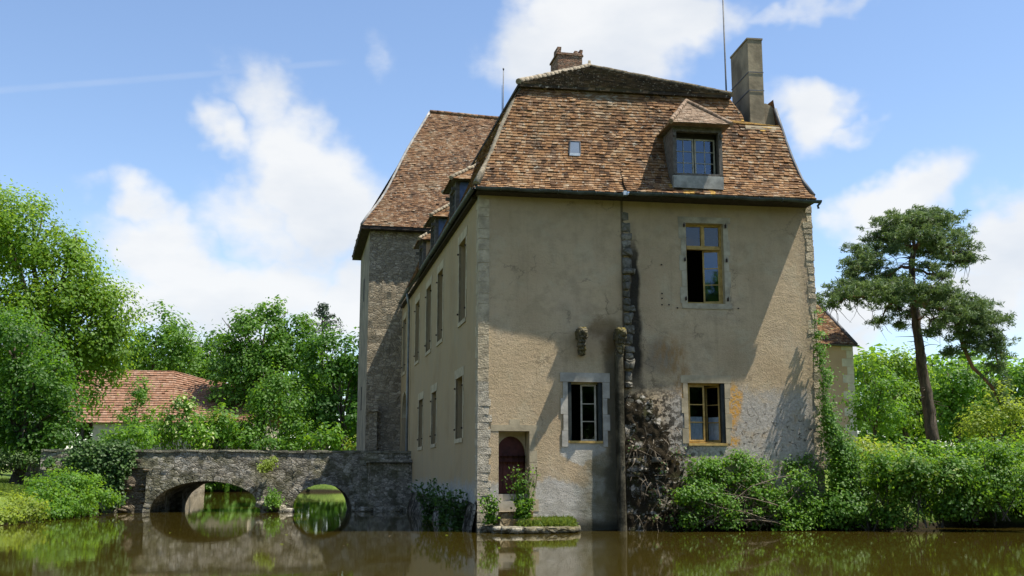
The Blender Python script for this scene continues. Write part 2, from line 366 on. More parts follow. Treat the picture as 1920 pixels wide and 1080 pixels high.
def glass_mat(name='window_glass', ior=1.5, tint=(1, 1, 1)):
    m, t, out = newmat(name)
    tr = t.node('ShaderNodeBsdfTransparent'); t.put(tr.inputs[0], (.75, .8, .82)); gl = t.node('ShaderNodeBsdfGlossy'); gl.inputs['Roughness'].default_value = .03
    t.put(gl.inputs[0], tint)
    t.put(gl.inputs['Normal'], t.bump(t.noise(texco(t), 1.2, 2), .08, .05))
    fr = t.node('ShaderNodeFresnel'); fr.inputs[0].default_value = ior
    mx = t.node('ShaderNodeMixShader'); t.l.new(t.math('MULTIPLY', fr.outputs[0], 1.6, clamp=True), mx.inputs[0])
    t.l.new(tr.outputs[0], mx.inputs[1]); t.l.new(gl.outputs[0], mx.inputs[2]); t.l.new(mx.outputs[0], out.inputs[0]); return m

def water_mat():
    m, t, out = newmat('moat_water'); co = texco(t)
    mp = t.mapping(co, (1.0, .55, 1), rot=(0, 0, R(8)))
    h = t.math('ADD', t.math('MULTIPLY', t.noise(mp, 1.3, 3, .5), .8), t.math('MULTIPLY', t.noise(mp, 7, 4, .6), .22))
    cal = t.sm(t.noise(co, .12, 3, .5), .35, .65)
    nb = t.node('ShaderNodeBump'); nb.inputs['Distance'].default_value = .012
    t.put(nb.inputs['Strength'], t.math('MULTIPLY_ADD', cal, .10, .10)); t.put(nb.inputs['Height'], h)
    n = t.noise(co, .15, 4, .6)
    b = pbsdf(t, out, t.mix(n, (.033, .0245, .0036), (.048, .036, .0055)), .035, nb.outputs[0], .5); b.inputs['IOR'].default_value = 1.33
    return m

def ground_mat():
    m, t, out = newmat('grassy_earth'); co = texco(t); Z = t.sep(co)[2]
    n = t.noise(co, .4, 6, .65); f = t.noise(co, 9, 6, .7)
    g = t.mix(t.sm(n, .35, .65), (.055, .10, .018), (.13, .19, .035)); g = t.mix(t.math('MULTIPLY', t.sm(f, .4, .7), .6), g, (.16, .19, .05))
    col = t.mix(t.sm(t.math('ADD', Z, t.math('MULTIPLY', n, .3)), .45, .22), g, (.022, .018, .010))
    pbsdf(t, out, col, .95, t.bump(f, .8, .06), .1); return m

sB = 3.93                                         # metres from the quoins to the vertical joint in the front
FRONT, SIDE = plaster_front(), plaster_side()
BRIDGE = rubble('bridge_rubble', [(.24, .22, .18), (.42, .39, .32), (.60, .56, .47)], (.13, .115, .085), 4.6, 1.9, .5, .6, (.10, .10, .04), .5)
TOWERST = rubble('tower_rubble', [(.26, .215, .15), (.39, .33, .23), (.52, .45, .33)], (.20, .165, .115), 4.0, 2.2, .25, .7, (.17, .145, .10), .10)
def ruin_mat():
    m, t, out = newmat('ruin_masonry'); co = texco(t)
    hf = t.noise(co, 7.5, 8, .75, dist=.5); mf = t.noise(co, 1.6, 5, .65); lf = t.noise(t.mapping(co, (1, 1, 2)), 4.2, 6, .7)
    thr = t.math('MULTIPLY_ADD', mf, -.50, .805)
    m1 = t.sm(t.math('SUBTRACT', t.math('MULTIPLY_ADD', lf, .5, t.math('MULTIPLY', hf, .5)), thr), -.035, .045)
    col = t.mix(t.noise(co, 5, 4), (.012, .010, .007), (.05, .038, .02)); col = t.mix(t.sm(mf, .5, .6), col, (.045, .045, .018))
    col = t.mix(m1, col, t.mix(t.sm(hf, .4, .7), (.30, .265, .205), (.52, .49, .42)))
    pbsdf(t, out, col, .95, t.bump(t.math('ADD', hf, t.math('MULTIPLY', m1, .5)), 1.0, .06), .1); return m
RUINED = ruin_mat()
def damp_mat():
    m, t, out = newmat('damp_render'); co = texco(t); a = t.noise(co, 1.7, 6, .65); f = t.noise(co, 12, 7, .7); st = t.noise(t.mapping(co, (4, 4, .5)), 1.5, 5, .6)
    col = t.mix(t.sm(a, .40, .62), (.032, .030, .020), (.105, .094, .064)); col = t.mix(t.math('MULTIPLY', t.sm(st, .5, .65), .8), col, (.022, .020, .014)); col = t.mix(t.math('MULTIPLY', t.sm(f, .5, .7), .4), col, (.13, .115, .085))
    pbsdf(t, out, col, .95, t.bump(f, .8, .04), .1); return m
DAMP = damp_mat()
RUIN = rubble('ruined_masonry', [(.10, .09, .07), (.28, .25, .20), (.46, .43, .37)], (.02, .017, .012), 4.5, 1.5, .55, 1.0, (.028, .026, .012), .9)
QUOINL = simple('rough_pale_limestone', (.43, .385, .295), .95, .3, 5, 1.0, dist=.06)
QUOIN = simple('pale_limestone', (.40, .335, .225), .95, .28, 3.5, .9, dist=.04)
TOOTH = rubble('toothing_limestone', [(.15, .14, .115), (.23, .215, .175), (.29, .27, .22)], (.09, .08, .06), 2.2, 1, .4, .8, (.10, .10, .08), .35)
SURR = simple('dressed_stone', (.37, .345, .29), .9, .25, 3, .5)
SURR3 = simple('weathered_dressed_stone', (.335, .295, .21), .9, .3, 3, .5)
SURR2 = simple('ochre_dressed_stone', (.39, .325, .21), .9, .22, 3, .4)
BRICK_OLD = rubble('broken_brick', [(.20, .165, .12), (.29, .24, .175), (.36, .30, .22)], (.13, .11, .08), 4.5, 2.8, .3, 1.0, (.09, .08, .04), .3)
LICHEN = rubble('lichen_stone', [(.13, .12, .09), (.20, .18, .13), (.26, .22, .13)], (.06, .06, .04), 7, 1, .75, 1.0, (.16, .125, .02), .35)
TILE = tile_mat('old_roof_tiles', [(0, (.048, .029, .017)), (.22, (.115, .060, .029)), (.5, (.205, .108, .048)), (.76, (.27, .158, .076)), (.92, (.34, .245, .15)), (1, (.44, .36, .26))], .5, (.095, .072, .043), .30)
TILE_T = tile_mat('tower_roof_tiles', [(0, (.065, .038, .024)), (.3, (.135, .073, .039)), (.6, (.205, .112, .057)), (.85, (.255, .175, .107)), (1, (.33, .27, .20))], .4, (.115, .085, .05), .32)
TILE_Y = simple('lichen_covered_tile', (.36, .215, .05), .9, .4, 14, .5)
TILE_D = tile_mat('mossy_roof_tiles', [(0, (.028, .022, .015)), (.5, (.06, .045, .026)), (.9, (.11, .075, .04)), (1, (.2, .16, .11))], .55, (.055, .045, .02), .1)
TILE_P = tile_mat('pink_roof_tiles', [(0, (.17, .12, .082)), (.5, (.26, .185, .125)), (1, (.34, .26, .19))], .1, (.15, .12, .08), .2)
TILE_B = tile_mat('barn_roof_tiles', [(0, (.17, .085, .05)), (.5, (.26, .135, .08)), (1, (.34, .215, .15))], .35, (.12, .075, .045), .15)
MORTAR = simple('hip_mortar', (.27, .23, .165), .95, .35, 8, .8, dist=.03)
MOSSHIP = simple('mossy_ridge', (.15, .12, .07), .95, .5, 9, .9, dist=.03)
ZINC = simple('weathered_zinc', (.075, .095, .10), .55, .3, 5, .2, .5)
SLATE = simple('blue_slate_cladding', (.10, .145, .27), .5, .25, 5, .3)
ZINCL = simple('bright_zinc_flashing', (.45, .50, .53), .45, .2, 4, .2, .4)
LEAD = simple('dark_lead', (.10, .105, .11), .6, .3, 6, .2, .3)
TIMBER = simple('grey_weathered_timber', (.11, .10, .087), .9, .35, 9, .5)
DARKT = simple('dark_eaves_timber', (.035, .028, .022), .9, .4, 7, .5)
OCHRE = simple('ochre_painted_wood', (.40, .27, .085), .7, .25, 9, .3)
CREAM = simple('faded_cream_wood', (.40, .37, .29), .8, .25, 9, .3)
DOORM = simple('dark_red_door', (.085, .024, .019), .6, .3, 5, .3)
IRON = simple('rusty_iron', (.05, .035, .028), .8, .4, 20, .3, .3)
SHUT = simple('black_green_shutter', (.022, .028, .026), .7, .3, 8, .3)
CEMENT = simple('chimney_render', (.25, .205, .135), .95, .35, 1.6, .5, dist=.015)
APRON = simple('dormer_apron_render', (.27, .27, .245), .95, .3, 4, .5)
BRICKC = rubble('chimney_brick', [(.27, .14, .09), (.40, .22, .14), (.48, .36, .27)], (.20, .17, .13), 6, 2.4, .3, .9, (.12, .09, .06), .25)
BEIGE = simple('beige_render', (.52, .36, .235), .95, .08, .7, .3)
BARNW = simple('barn_render', (.42, .36, .27), .95, .25, 1.5, .4)
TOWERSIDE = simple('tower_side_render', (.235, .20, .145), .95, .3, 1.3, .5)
CLOTH = simple('white_net_curtain', (.62, .66, .72), .9, .12, 14, .2)
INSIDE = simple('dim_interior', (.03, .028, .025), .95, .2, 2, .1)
BLOCKED = simple('grey_brown_shutter', (.085, .07, .05), .85, .3, 5, .3)
GLASS = glass_mat(); GLASSB = glass_mat('old_window_glass', 1.75, (.62, .78, 1.0))
WATER, GROUND = water_mat(), ground_mat()
L_LIME = leaf_mat('lime_leaves', (.05, .125, .008), (.185, .31, .02), (.46, .68, .035), .46)
L_MID = leaf_mat('ash_leaves', (.032, .10, .009), (.13, .25, .02), (.30, .56, .035), .44)
L_DARK = leaf_mat('maple_leaves', (.022, .07, .008), (.085, .19, .015), (.22, .47, .03), .40)
L_YEL = leaf_mat('yellow_green_leaves', (.11, .165, .015), (.27, .35, .04), (.55, .68, .06), .44)
L_BANK = leaf_mat('bank_leaves', (.036, .105, .008), (.155, .30, .02), (.35, .62, .035), .42)
L_IVY = leaf_mat('ivy_leaves', (.025, .065, .012), (.085, .165, .03), (.17, .34, .04), .28)
L_GREY = leaf_mat('juniper_needles', (.06, .115, .03), (.14, .21, .06), (.2, .32, .06), .28)
L_PINE = leaf_mat('pine_needles', (.05, .10, .035), (.185, .25, .085), (.26, .38, .09), .30)
L_SPRUCE = leaf_mat('spruce_needles', (.04, .065, .04), (.08, .11, .065), (.08, .13, .06), .2)
L_GRASS = leaf_mat('grass_blades', (.08, .13, .015), (.21, .28, .04), (.40, .50, .06), .35)
L_DEAD = leaf_mat('withered_leaves', (.05, .035, .018), (.17, .125, .06), (.14, .10, .035), .2)
L_FLOW = leaf_mat('elder_flowers', (.30, .36, .12), (.62, .62, .36), (.4, .45, .15), .2)
BARK = bark('grey_bark', (.05, .042, .03), (.13, .11, .085)); BARKP = bark('pine_bark', (.045, .037, .030), (.125, .098, .078), 3)
BARKR = bark('reddish_pine_bark', (.09, .05, .032), (.22, .12, .07), 3); BARKL = bark('pale_bark', (.16, .15, .125), (.30, .28, .23)); TWIG = bark('dry_twigs', (.10, .08, .055), (.24, .20, .15))

# ------------------------------------------------------------------ foliage helpers
def leaf_mesh(name, cen, nrm, size, mats, parent=None, origin=(0, 0, 0), midx=None, stretch=1.5, rng=RNG, extra=None, droop=0.0, hue=None):
    """many leaf-sized folded quads in one mesh"""
    n = len(cen)
    nrm = nrm/(np.linalg.norm(nrm, axis=1, keepdims=True)+1e-9)
    rv = rng.normal(size=(n, 3)); rv[:, 2] -= droop
    a = rv-(rv*nrm).sum(1, keepdims=True)*nrm; a /= np.linalg.norm(a, axis=1, keepdims=True)+1e-9
    b = np.cross(nrm, a); size = np.asarray(size).reshape(-1, 1)*np.ones((n, 1))
    L = size*stretch*.5; W = size*.5
    v = np.empty((n, 4, 3))
    v[:, 0] = cen-a*L; v[:, 1] = cen+b*W+nrm*size*.10; v[:, 2] = cen+a*L; v[:, 3] = cen-b*W+nrm*size*.10
    o0 = np.array(origin, float)
    V = (v-o0).reshape(-1, 3); idx = np.arange(n*4); rn = rng.random(n) if hue is None else rng.random(n)*.45+hue*.55; mi = np.zeros(n, int) if midx is None else midx
    me = bpy.data.meshes.new(name)
    ev = ef = None
    if extra is not None and extra.v:
        ev = np.array(extra.v, float)-o0
    nv = len(V)+(0 if ev is None else len(ev)); me.vertices.add(nv)
    me.vertices.foreach_set('co', (V if ev is None else np.vstack([V, ev])).ravel())
    loops = idx.tolist(); starts = (np.arange(n)*4).tolist(); mlist = mi.tolist(); rl = rn.tolist(); smo = [False]*n
    if ev is not None:
        for f, r_, m_ in zip(extra.f, extra.r, extra.m):
            starts.append(len(loops)); loops += [i+len(V) for i in f]; mlist.append(m_); rl.append(r_); smo.append(True)
    me.loops.add(len(loops)); me.loops.foreach_set('vertex_index', loops)
    me.polygons.add(len(starts)); me.polygons.foreach_set('loop_start', starts)
    me.polygons.foreach_set('material_index', mlist); me.polygons.foreach_set('use_smooth', smo)
    at_ = me.attributes.new('rnd', 'FLOAT', 'FACE'); at_.data.foreach_set('value', rl)
    me.update(calc_edges=True); me.validate()
    return link_mesh(name, me, mats, parent, origin)

def clumps(lobes, per_m2, leaves, cr, rng=RNG, depth=.55, flat=.7, up=.8, lean=.9, rag=.12, gap=.16, gf=.55):
    """leaf positions: clumps spread through the outer part of ellipsoid lobes"""
    P, N, Rr = [], [], []
    L = np.array(lobes, float)
    for k, (cx, cy, cz, rx, ry, rz) in enumerate(L):
        area = 4*math.pi*((((rx*ry)**1.6+(rx*rz)**1.6+(ry*rz)**1.6)/3)**(1/1.6))
        n = max(4, int(area*per_m2))
        d = rng.normal(size=(n, 3)); d /= np.linalg.norm(d, axis=1, keepdims=True)
        rr = 1-depth*rng.random(n)**1.7
        rr *= 1+rag*rng.normal(size=n)
        c = np.array([cx, cy, cz])+d*rr[:, None]*np.array([rx, ry, rz])
        keep = np.ones(n, bool)
        for j, q in enumerate(L):
            if j != k:
                e = (((c-q[:3])/q[3:])**2).sum(1); keep &= e > .30
        gp = np.array([mnoise.noise(Vector(q_*(gf/cr))+Vector((k*.0, 3.3, 0))) for q_ in c]); keep &= gp > -gap
        c = c[keep]; d = d[keep]; m = len(c)
        if not m: continue
        s = cr*rng.uniform(.55, 1.35, m)
        q = rng.normal(size=(m, leaves, 3))*.5
        q[:, :, 2] *= flat
        Rr.append(np.repeat(rng.random(m), leaves)); pts = c[:, None]+q*s[:, None, None]
        nn = q*lean*1.5+d[:, None]*.55+np.array([0, 0, up])+rng.normal(size=(m, leaves, 3))*.33
        P.append(pts.reshape(-1, 3)); N.append(nn.reshape(-1, 3))
    global CLUMP_RND
    CLUMP_RND = np.concatenate(Rr)
    return np.vstack(P), np.vstack(N)

def px_lobes(px, Y, dj=.35, ry=.9, rng=RNG):
    out = []
    for q in px:
        u, v, ru, rv = q[:4]; y = Y+(q[4] if len(q) > 4 else rng.uniform(-dj, dj)*ru*mpp(Y))
        c = at(u, v, y); out.append((c[0], c[1], c[2], ru*mpp(y), (ru+rv)/2*mpp(y)*ry, rv*mpp(y)))
    return out

def limb_path(p, q, bend=.15, n=6):
    p, q = np.array(p, float), np.array(q, float); L = np.linalg.norm(q-p); off = np.array([random.uniform(-1, 1), random.uniform(-1, 1), random.uniform(-.2, .9)])*L*bend
    return [p+(q-p)*t+off*math.sin(math.pi*t)+np.array([random.uniform(-1, 1) for _ in range(3)])*L*.015 for t in np.linspace(0, 1, n)]

def tree(name, label, cat, base, px, Y, mat, leaf=.26, per=1.0, leaves=26, cr=.85, trunk_r=.25, group=None, barkm=None, stems=1, flat=.7, ry=.9, droop=0.0, depth=.6, rag=.13, lean=1.0):
    leaf *= .66; leaves = int(leaves*1.9)
    root = empty(name, tuple(base)); tag(root, label, cat, group)
    lob = px_lobes(px, Y, ry=ry)
    P, N = clumps(lob, per, leaves, cr, flat=flat, depth=depth, rag=rag, lean=lean)
    mn = mat if isinstance(mat, list) else [mat]
    sz = leaf*RNG.uniform(.6, 1.3, len(P))
    midx = None
    if len(mn) > 1: midx = (RNG.random(len(P)) < .12).astype(int)
    o = leaf_mesh('crown', P, N, sz, mn, root, tuple(base), midx, droop=droop, hue=CLUMP_RND)
    tb = MB(); b = np.array(base, float)-np.array([0, 0, .3])
    cz = sum(l[2] for l in lob)/len(lob); cx = sum(l[0] for l in lob)/len(lob); cy = sum(l[1] for l in lob)/len(lob)
    for s_ in range(stems):
        bb = b+np.array([random.uniform(-.35, .35), random.uniform(-.3, .3), 0])*(stems > 1)
        fork = bb+(np.array([cx, cy, cz])-bb)*np.array([.6, .6, .62])+np.array([random.uniform(-.6, .6), 0, 0])*(stems > 1)
        path = limb_path(bb, fork, .05, 7)
        tb.tube(path, [trunk_r*(1.25 if i == 0 else 1-.09*i) for i in range(7)], 9, wob=.06)
        for l in lob:
            if stems > 1 and random.random() < .5: continue
            tip = np.array(l[:3])+np.array([random.uniform(-.3, .3)*l[3], 0, random.uniform(.0, .5)*l[5]])
            st = path[random.choice((3, 4, 5, 6))]
            tb.tube(limb_path(st, tip, .12, 6), [trunk_r*.5*(1-.15*i) for i in range(6)], 6)
            for _ in range(2):
                d = np.array([random.gauss(0, 1) for _ in range(3)]); d /= np.linalg.norm(d)
                tb.tube(limb_path(tip+(st-tip)*.25, np.array(l[:3])+d*np.array(l[3:])*.9, .1, 5), [trunk_r*.22*(1-.18*i) for i in range(5)], 5)
    tb.build('trunk', barkm or BARK, root)
    return root

def shrub(name, label, cat, px, Y, mat, leaf=.12, per=7, leaves=16, cr=.32, group=None, ry=.9, base=None, flat=.7, droop=.2, depth=.6, lobes3=None, stems=6, rag=.18, stemmat=None, zmin=None, gap=.34, gf=.55):
    lob = lobes3 if lobes3 is not None else px_lobes(px, Y, ry=ry)
    P, N = clumps(lob, per, leaves, cr, flat=flat, depth=depth, rag=rag, gap=gap, gf=gf)
    hue = CLUMP_RND
    if zmin is not None: k_ = P[:, 2] > zmin; P, N, hue = P[k_], N[k_], hue[k_]
    cx = sum(l[0] for l in lob)/len(lob); cy = sum(l[1] for l in lob)/len(lob); zb = min(l[2]-l[5] for l in lob)
    org = base if base is not None else (cx, cy, zb)
    ex = MB(); mn = (mat if isinstance(mat, list) else [mat])+[stemmat or BARK]
    for l in lob:
        for _ in range(stems):
            d = np.array([random.gauss(0, 1), random.gauss(0, 1), abs(random.gauss(0, 1))]); d /= np.linalg.norm(d)
            b0 = np.array([l[0]+random.uniform(-.3, .3)*l[3], l[1]+random.uniform(-.2, .2)*l[4], org[2]])
            ex.tube(limb_path(b0, np.array(l[:3])+d*np.array(l[3:])*.85, .12, 5), [.02*(1.2-.2*i) for i in range(5)], 4, mi=len(mn)-1, cap=False)
    midx = (RNG.random(len(P)) < .14).astype(int) if len(mn) > 2 else None
    o = leaf_mesh(name, P, N, leaf*RNG.uniform(.55, 1.3, len(P)), mn, None, tuple(org), midx, extra=ex, droop=droop, hue=hue)
    tag(o, label, cat, group); return o

# ------------------------------------------------------------------ plan of the place
A = np.array([-0.867, 27.5, 0.0]); YL, YR, YS = R(10.3), R(7.5), R(101.5)
eL = np.array([math.cos(YL), math.sin(YL), 0]); nL = np.array([math.sin(YL), -math.cos(YL), 0])
sB, _ = onw(1166, 500, A, YL); B = A+eL*sB
eR = np.array([math.cos(YR), math.sin(YR), 0]); nR = np.array([math.sin(YR), -math.cos(YR), 0])
sC, _ = onw(1529, 560, B, YR); Cc = B+eR*sC
e2 = np.array([math.cos(YS), math.sin(YS), 0]); nS = np.array([-math.sin(YS), math.cos(YS), 0])  # outward of the moat-side wall
Zv = np.array([0, 0, 1.0])
YF = math.atan2((Cc-A)[1], (Cc-A)[0]); eF = np.array([math.cos(YF), math.sin(YF), 0]); nF = np.array([math.sin(YF), -math.cos(YF), 0])
DEPTH = 20.8
YT = R(11.5); eT = np.array([math.cos(YT), math.sin(YT), 0]); nT = np.array([math.sin(YT), -math.cos(YT), 0])
Pb = A+e2*15.8                                   # where the bridge's near face meets the house
BANK0 = np.array([-16.0, 43.0, 0]); 

# ------------------------------------------------------------------ ground, water
def ss(a, b, x): t = min(1, max(0, (x-a)/(b-a))); return t*t*(3-2*t)
def land_dist(x, y):
    """positive on land, negative in the moat (metres from the water's edge)"""
    nl = np.array([e2[1], -e2[0]])                # to the right of the bank line
    dl = -((x-BANK0[0])*nl[0]+(y-BANK0[1])*nl[1])
    if y < 43: dl = -(x-(BANK0[0]+.09*(43-y)+.25*math.sin(y*.5)))
    dh = (x-A[0])*nl[0]+(y-A[1])*nl[1]-.35        # inside the house side
    dfront = y-(A[1]+.35+max(0, min(x-A[0], 9))*math.tan(YF)) if x < 8 else y-28.9-.4*math.sin(x*.7)-1.6*ss(10.5, 13, x)
    dr = min(dh, dfront)
    return max(dl, dr, 6.5-y-abs(x)*.04, y-88)
def gz(x, y):
    d = land_dist(x, y)
    z = -1.3+2.0*ss(-1.2, .35, d)
    z += .75*ss(.6, 9, d)+.8*ss(8, 45, d)
    if d > 0: z += .10*mnoise.noise(Vector((x*.35, y*.35, 0)))+.5*mnoise.noise(Vector((x*.04, y*.04, 3)))*ss(10, 60, d)
    return z
xs = np.concatenate([np.linspace(-900, -70, 12)[:-1], np.linspace(-70, -26, 23)[:-1], np.linspace(-26, 26, 131)[:-1], np.linspace(26, 70, 23)[:-1], np.linspace(70, 900, 12)])
ys = np.concatenate([np.linspace(-500, -20, 8)[:-1], np.linspace(-20, 5, 11)[:-1], np.linspace(5, 60, 139)[:-1], np.linspace(60, 100, 61)[:-1], np.linspace(100, 130, 11)[:-1], np.linspace(130, 1400, 14)])
g = MB(); g.grid([[(x, y, gz(x, y)) for x in xs] for y in ys]); g.build('ground', GROUND); tag(bpy.data.objects['ground'], kind='structure')
wm = MB(); wx = np.linspace(-70, 70, 3); wm.grid([[(x, y, 0) for x in wx] for y in np.linspace(-20, 110, 3)]); wo_ = wm.build('moat_water', WATER); wo_.name = 'water'; tag(wo_, kind='structure')

# ------------------------------------------------------------------ walls with openings
def wall(mb, O, e, s0, s1, z0, z1, holes, out, thick, mi=0, mir=1, u0=0.0, rev=None):
    """vertical sheet with rectangular openings and their reveals; out = outward normal"""
    O = np.array(O, float); S = sorted({s0, s1, *[h[0] for h in holes], *[h[1] for h in holes]}); Zs = sorted({z0, z1, *[h[2] for h in holes], *[h[3] for h in holes]})
    P = lambda s, z, d=0: O+e*s+Zv*z-out*d
    flip = np.dot(np.cross(e, Zv), out) < 0
    def q(pts, m, uv):
        if flip: pts, uv = pts[::-1], uv[::-1]
        mb.face(pts, m, uv)
    for i in range(len(S)-1):
        for j in range(len(Zs)-1):
            a, b, c, d = S[i], S[i+1], Zs[j], Zs[j+1]
            if any(h[0] <= a+1e-6 and b <= h[1]+1e-6 and h[2] <= c+1e-6 and d <= h[3]+1e-6 for h in holes): continue
            q([P(a, c), P(b, c), P(b, d), P(a, d)], mi, [(u0+a, c), (u0+b, c), (u0+b, d), (u0+a, d)])
    for h in holes:
        a, b, c, d = h[:4]; t = h[4] if len(h) > 4 else thick
        for (p1, p2) in (((a, c), (a, d)), ((a, d), (b, d)), ((b, d), (b, c)), ((b, c), (a, c))):
            q([P(*p1), P(*p2), P(*p2, t), P(*p1, t)], mir, [(u0+p1[0], p1[1]), (u0+p2[0], p2[1]), (u0+p2[0]+t, p2[1]), (u0+p1[0]+t, p1[1])])

def frame_bars(mb, O, e, n, s0, s1, z0, z1, wd, th, d0, nx=1, nz=1, bar=.025, mi=0):
    """rectangular frame with glazing bars; n outward, d0 = how far the outer face lies behind O's plane"""
    O = np.array(O, float); b = lambda a, c, sa, sc, dd=d0, t=th: mb.box(O+e*a+Zv*c-n*(dd+t), e*sa, n*t, Zv*sc, mi)
    b(s0, z0, wd, z1-z0); b(s1-wd, z0, wd, z1-z0); b(s0+wd, z0, s1-s0-2*wd, wd); b(s0+wd, z1-wd, s1-s0-2*wd, wd)
    for i in range(1, nx):
        x = s0+wd+(s1-s0-2*wd)*i/nx; b(x-bar/2, z0+wd, bar, z1-z0-2*wd, d0+.006, th-.012)
    for j in range(1, nz):
        z = z0+wd+(z1-z0-2*wd)*j/nz; b(s0+wd, z-bar/2, s1-s0-2*wd, bar, d0+.009, th-.018)
def pane(mb, O, e, n, s0, s1, z0, z1, d, mi=0):
    O = np.array(O, float); P = lambda s, z: O+e*s+Zv*z-n*d
    mb.face([P(s0, z0), P(s1, z0), P(s1, z1), P(s0, z1)], mi)
def surround(mb, O, e, n, s0, s1, z0, z1, wl, wt, proud, mi=0, sill=None):
    """dressed stones round an opening, standing a little proud of the roughcast"""
    O = np.array(O, float)
    z = z0; k = 0; nst = max(3, int(round((z1-z0)/.42)))
    for i in range(nst):
        h = (z1-z0)/nst
        for side in (0, 1):
            wv_ = wl*(random.uniform(.72, .85) if (i+side) % 2 else random.uniform(1.0, 1.2))
            a = s0-wv_ if side == 0 else s1
            mb.box(O+e*a+Zv*(z0+i*h+.004)-n*.05, e*wv_, n*(.05+proud+random.uniform(0, .006)), Zv*(h-.008), mi)
    mb.box(O+e*(s0-wl*1.25)+Zv*(z1+.004)-n*.05, e*(s1-s0+wl*2.5), n*(.05+proud+.004), Zv*wt, mi)

HW = 9.0                                          # wall head height
house = empty('manor_house', tuple(A)); tag(house, 'large old manor house with ochre roughcast walls and steep brown tiled roof', 'house')
# openings on the front
def fr(u0, v0, u1, v1, O, y):
    a, z1 = onw(u0, v0, O, y); b, z0 = onw(u1, v1, O, y); return a, b, z0, z1
hd = fr(935, 808, 993, 958, A, YL); hd = (hd[0], hd[1], .50, hd[3], .62)
hwL = fr(1064, 716, 1131, 831, A, YL); hwU = fr(1285, 418, 1360, 570, B, YR); hwR = fr(1289, 718, 1362, 832, B, YR)
mbw = MB()
wall(mbw, A, eL, 0, sB, -.8, HW, [hd, hwL], nL, .34, 0, 1)
wall(mbw, B, eR, 0, sC, -.8, HW, [hwU, hwR], nR, .34, 0, 1, u0=sB)
# openings on the moat side wall
left_up = [(2.22, 1.22), (7.0, 1.22), (10.0, 1.35), (13.6, 1.3)]
side_holes = []
for (s, wd) in left_up: side_holes.append((s-.05, s+wd, 5.76, 8.10))
side_holes.append((18.6, 19.85, 5.78, 8.12))
for (s, wd) in ((2.57, 1.3), (8.26, 1.22), (12.0, 1.3)): side_holes.append((s, s+wd, 2.43, 4.17))
ARCHD = (17.75, 19.85, 1.35, 4.9, .55)
side_holes.append(ARCHD)
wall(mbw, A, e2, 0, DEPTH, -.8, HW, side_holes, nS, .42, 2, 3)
# hidden sides, floor between storeys, so rooms are dark
Pr = Cc+e2*DEPTH; Pl = A+e2*DEPTH
mbw.face([Cc-Zv*.8, Pr-Zv*.8, Pr+Zv*HW, Cc+Zv*HW], 2, [(0, 0), (20, 0), (20, 9), (0, 9)])
mbw.face([Pr-Zv*.8, Pl-Zv*.8, Pl+Zv*HW, Pr+Zv*HW], 2, [(0, 0), (9, 0), (9, 9), (0, 9)])
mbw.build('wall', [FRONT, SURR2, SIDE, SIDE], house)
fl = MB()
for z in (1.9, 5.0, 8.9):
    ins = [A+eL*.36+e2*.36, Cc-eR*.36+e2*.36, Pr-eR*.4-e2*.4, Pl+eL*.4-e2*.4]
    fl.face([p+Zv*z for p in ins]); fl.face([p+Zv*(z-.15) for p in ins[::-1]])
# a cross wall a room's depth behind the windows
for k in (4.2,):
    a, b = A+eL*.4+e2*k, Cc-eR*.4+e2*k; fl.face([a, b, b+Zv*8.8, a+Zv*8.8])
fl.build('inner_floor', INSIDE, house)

# quoins at the near corner: blocks lapping both walls
qb = MB(); z = -.3; i = 0
while z < 8.55:
    h = random.uniform(.24, .36) if z > 3.6 else random.uniform(.15, .24); w1, w2 = (random.uniform(.30, .36), random.uniform(.2, .3)) if i % 2 else (random.uniform(.20, .27), random.uniform(.35, .45))
    w1 = .27 if z > 3.2 else (max(w1, .30) if i % 2 else .27)
    qb.box(A+Zv*z+nL*.016+nS*.016, eL*(w1+.016), -nL*.2, Zv*(h-.008), 0 if z > 3.6 else 1, jit=.008)
    qb.box(A+Zv*z+nS*.013-nL*.19, -nS*.1, e2*(w2-.15), Zv*(h-.012), 0, jit=.004)
    z += h; i += 1
qb.build('corner_quoin', [QUOIN, QUOINL], house)
# rough stones along the far corner of the front
qc = MB(); z = 0.2
while z < 8.7:
    h = random.uniform(.14, .26); w1 = random.uniform(.12, .26)
    qc.box(Cc+Zv*z-eR*w1+nR*.012, eR*(w1+.012), -nR*.15, Zv*(h-.02), 0, jit=.014); z += h
qc.build('corner_quoin', QUOIN, house)

# door: recess with an arched inner surround, arched leaf, step
a, b, z0, z1 = hd[:4]
dr = MB(); Od = A-nL*.40
def archpts(c, hw, zs, zr, n=14): return [(c-hw*math.cos(math.pi*i/n), zs+zr*math.sin(math.pi*i/n)) for i in range(n+1)]
ap = archpts((a+b)/2-.012, (b-a)/2-.016, 1.93, .48)
P_ = lambda s, z, O=Od: O+eL*s+Zv*z
for (p, q) in zip(ap[:-1], ap[1:]): dr.face([P_(*p), P_(*q), P_(q[0], z1+.02), P_(p[0], z1+.02)])
for (p, q) in zip(ap[:-1], ap[1:]): dr.face([P_(*q), P_(*p), P_(*p)-nL*.15, P_(*q)-nL*.15])
dr.face([P_(a, z0), P_(ap[0][0], z0), P_(ap[0][0], 1.93), P_(a, z1)]); dr.face([P_(ap[-1][0], z0), P_(b, z0), P_(b, z1), P_(ap[-1][0], 1.93)])
dsur = dr.build('door_surround', SURR2, house)
dl = MB(); Od2 = A-nL*.50
for (p, q) in zip(ap[:-1], ap[1:]): dl.face([P_(p[0], .95, Od2), P_(q[0], .95, Od2), P_(*q, Od2), P_(*p, Od2)])
for k in range(5):                                 # planks
    x = a+.06+(b-a-.12)*k/5; dl.box(Od2+eL*x+Zv*.97, eL*((b-a-.12)/5-.012), nL*.02, Zv*(1.0+.0), 0)
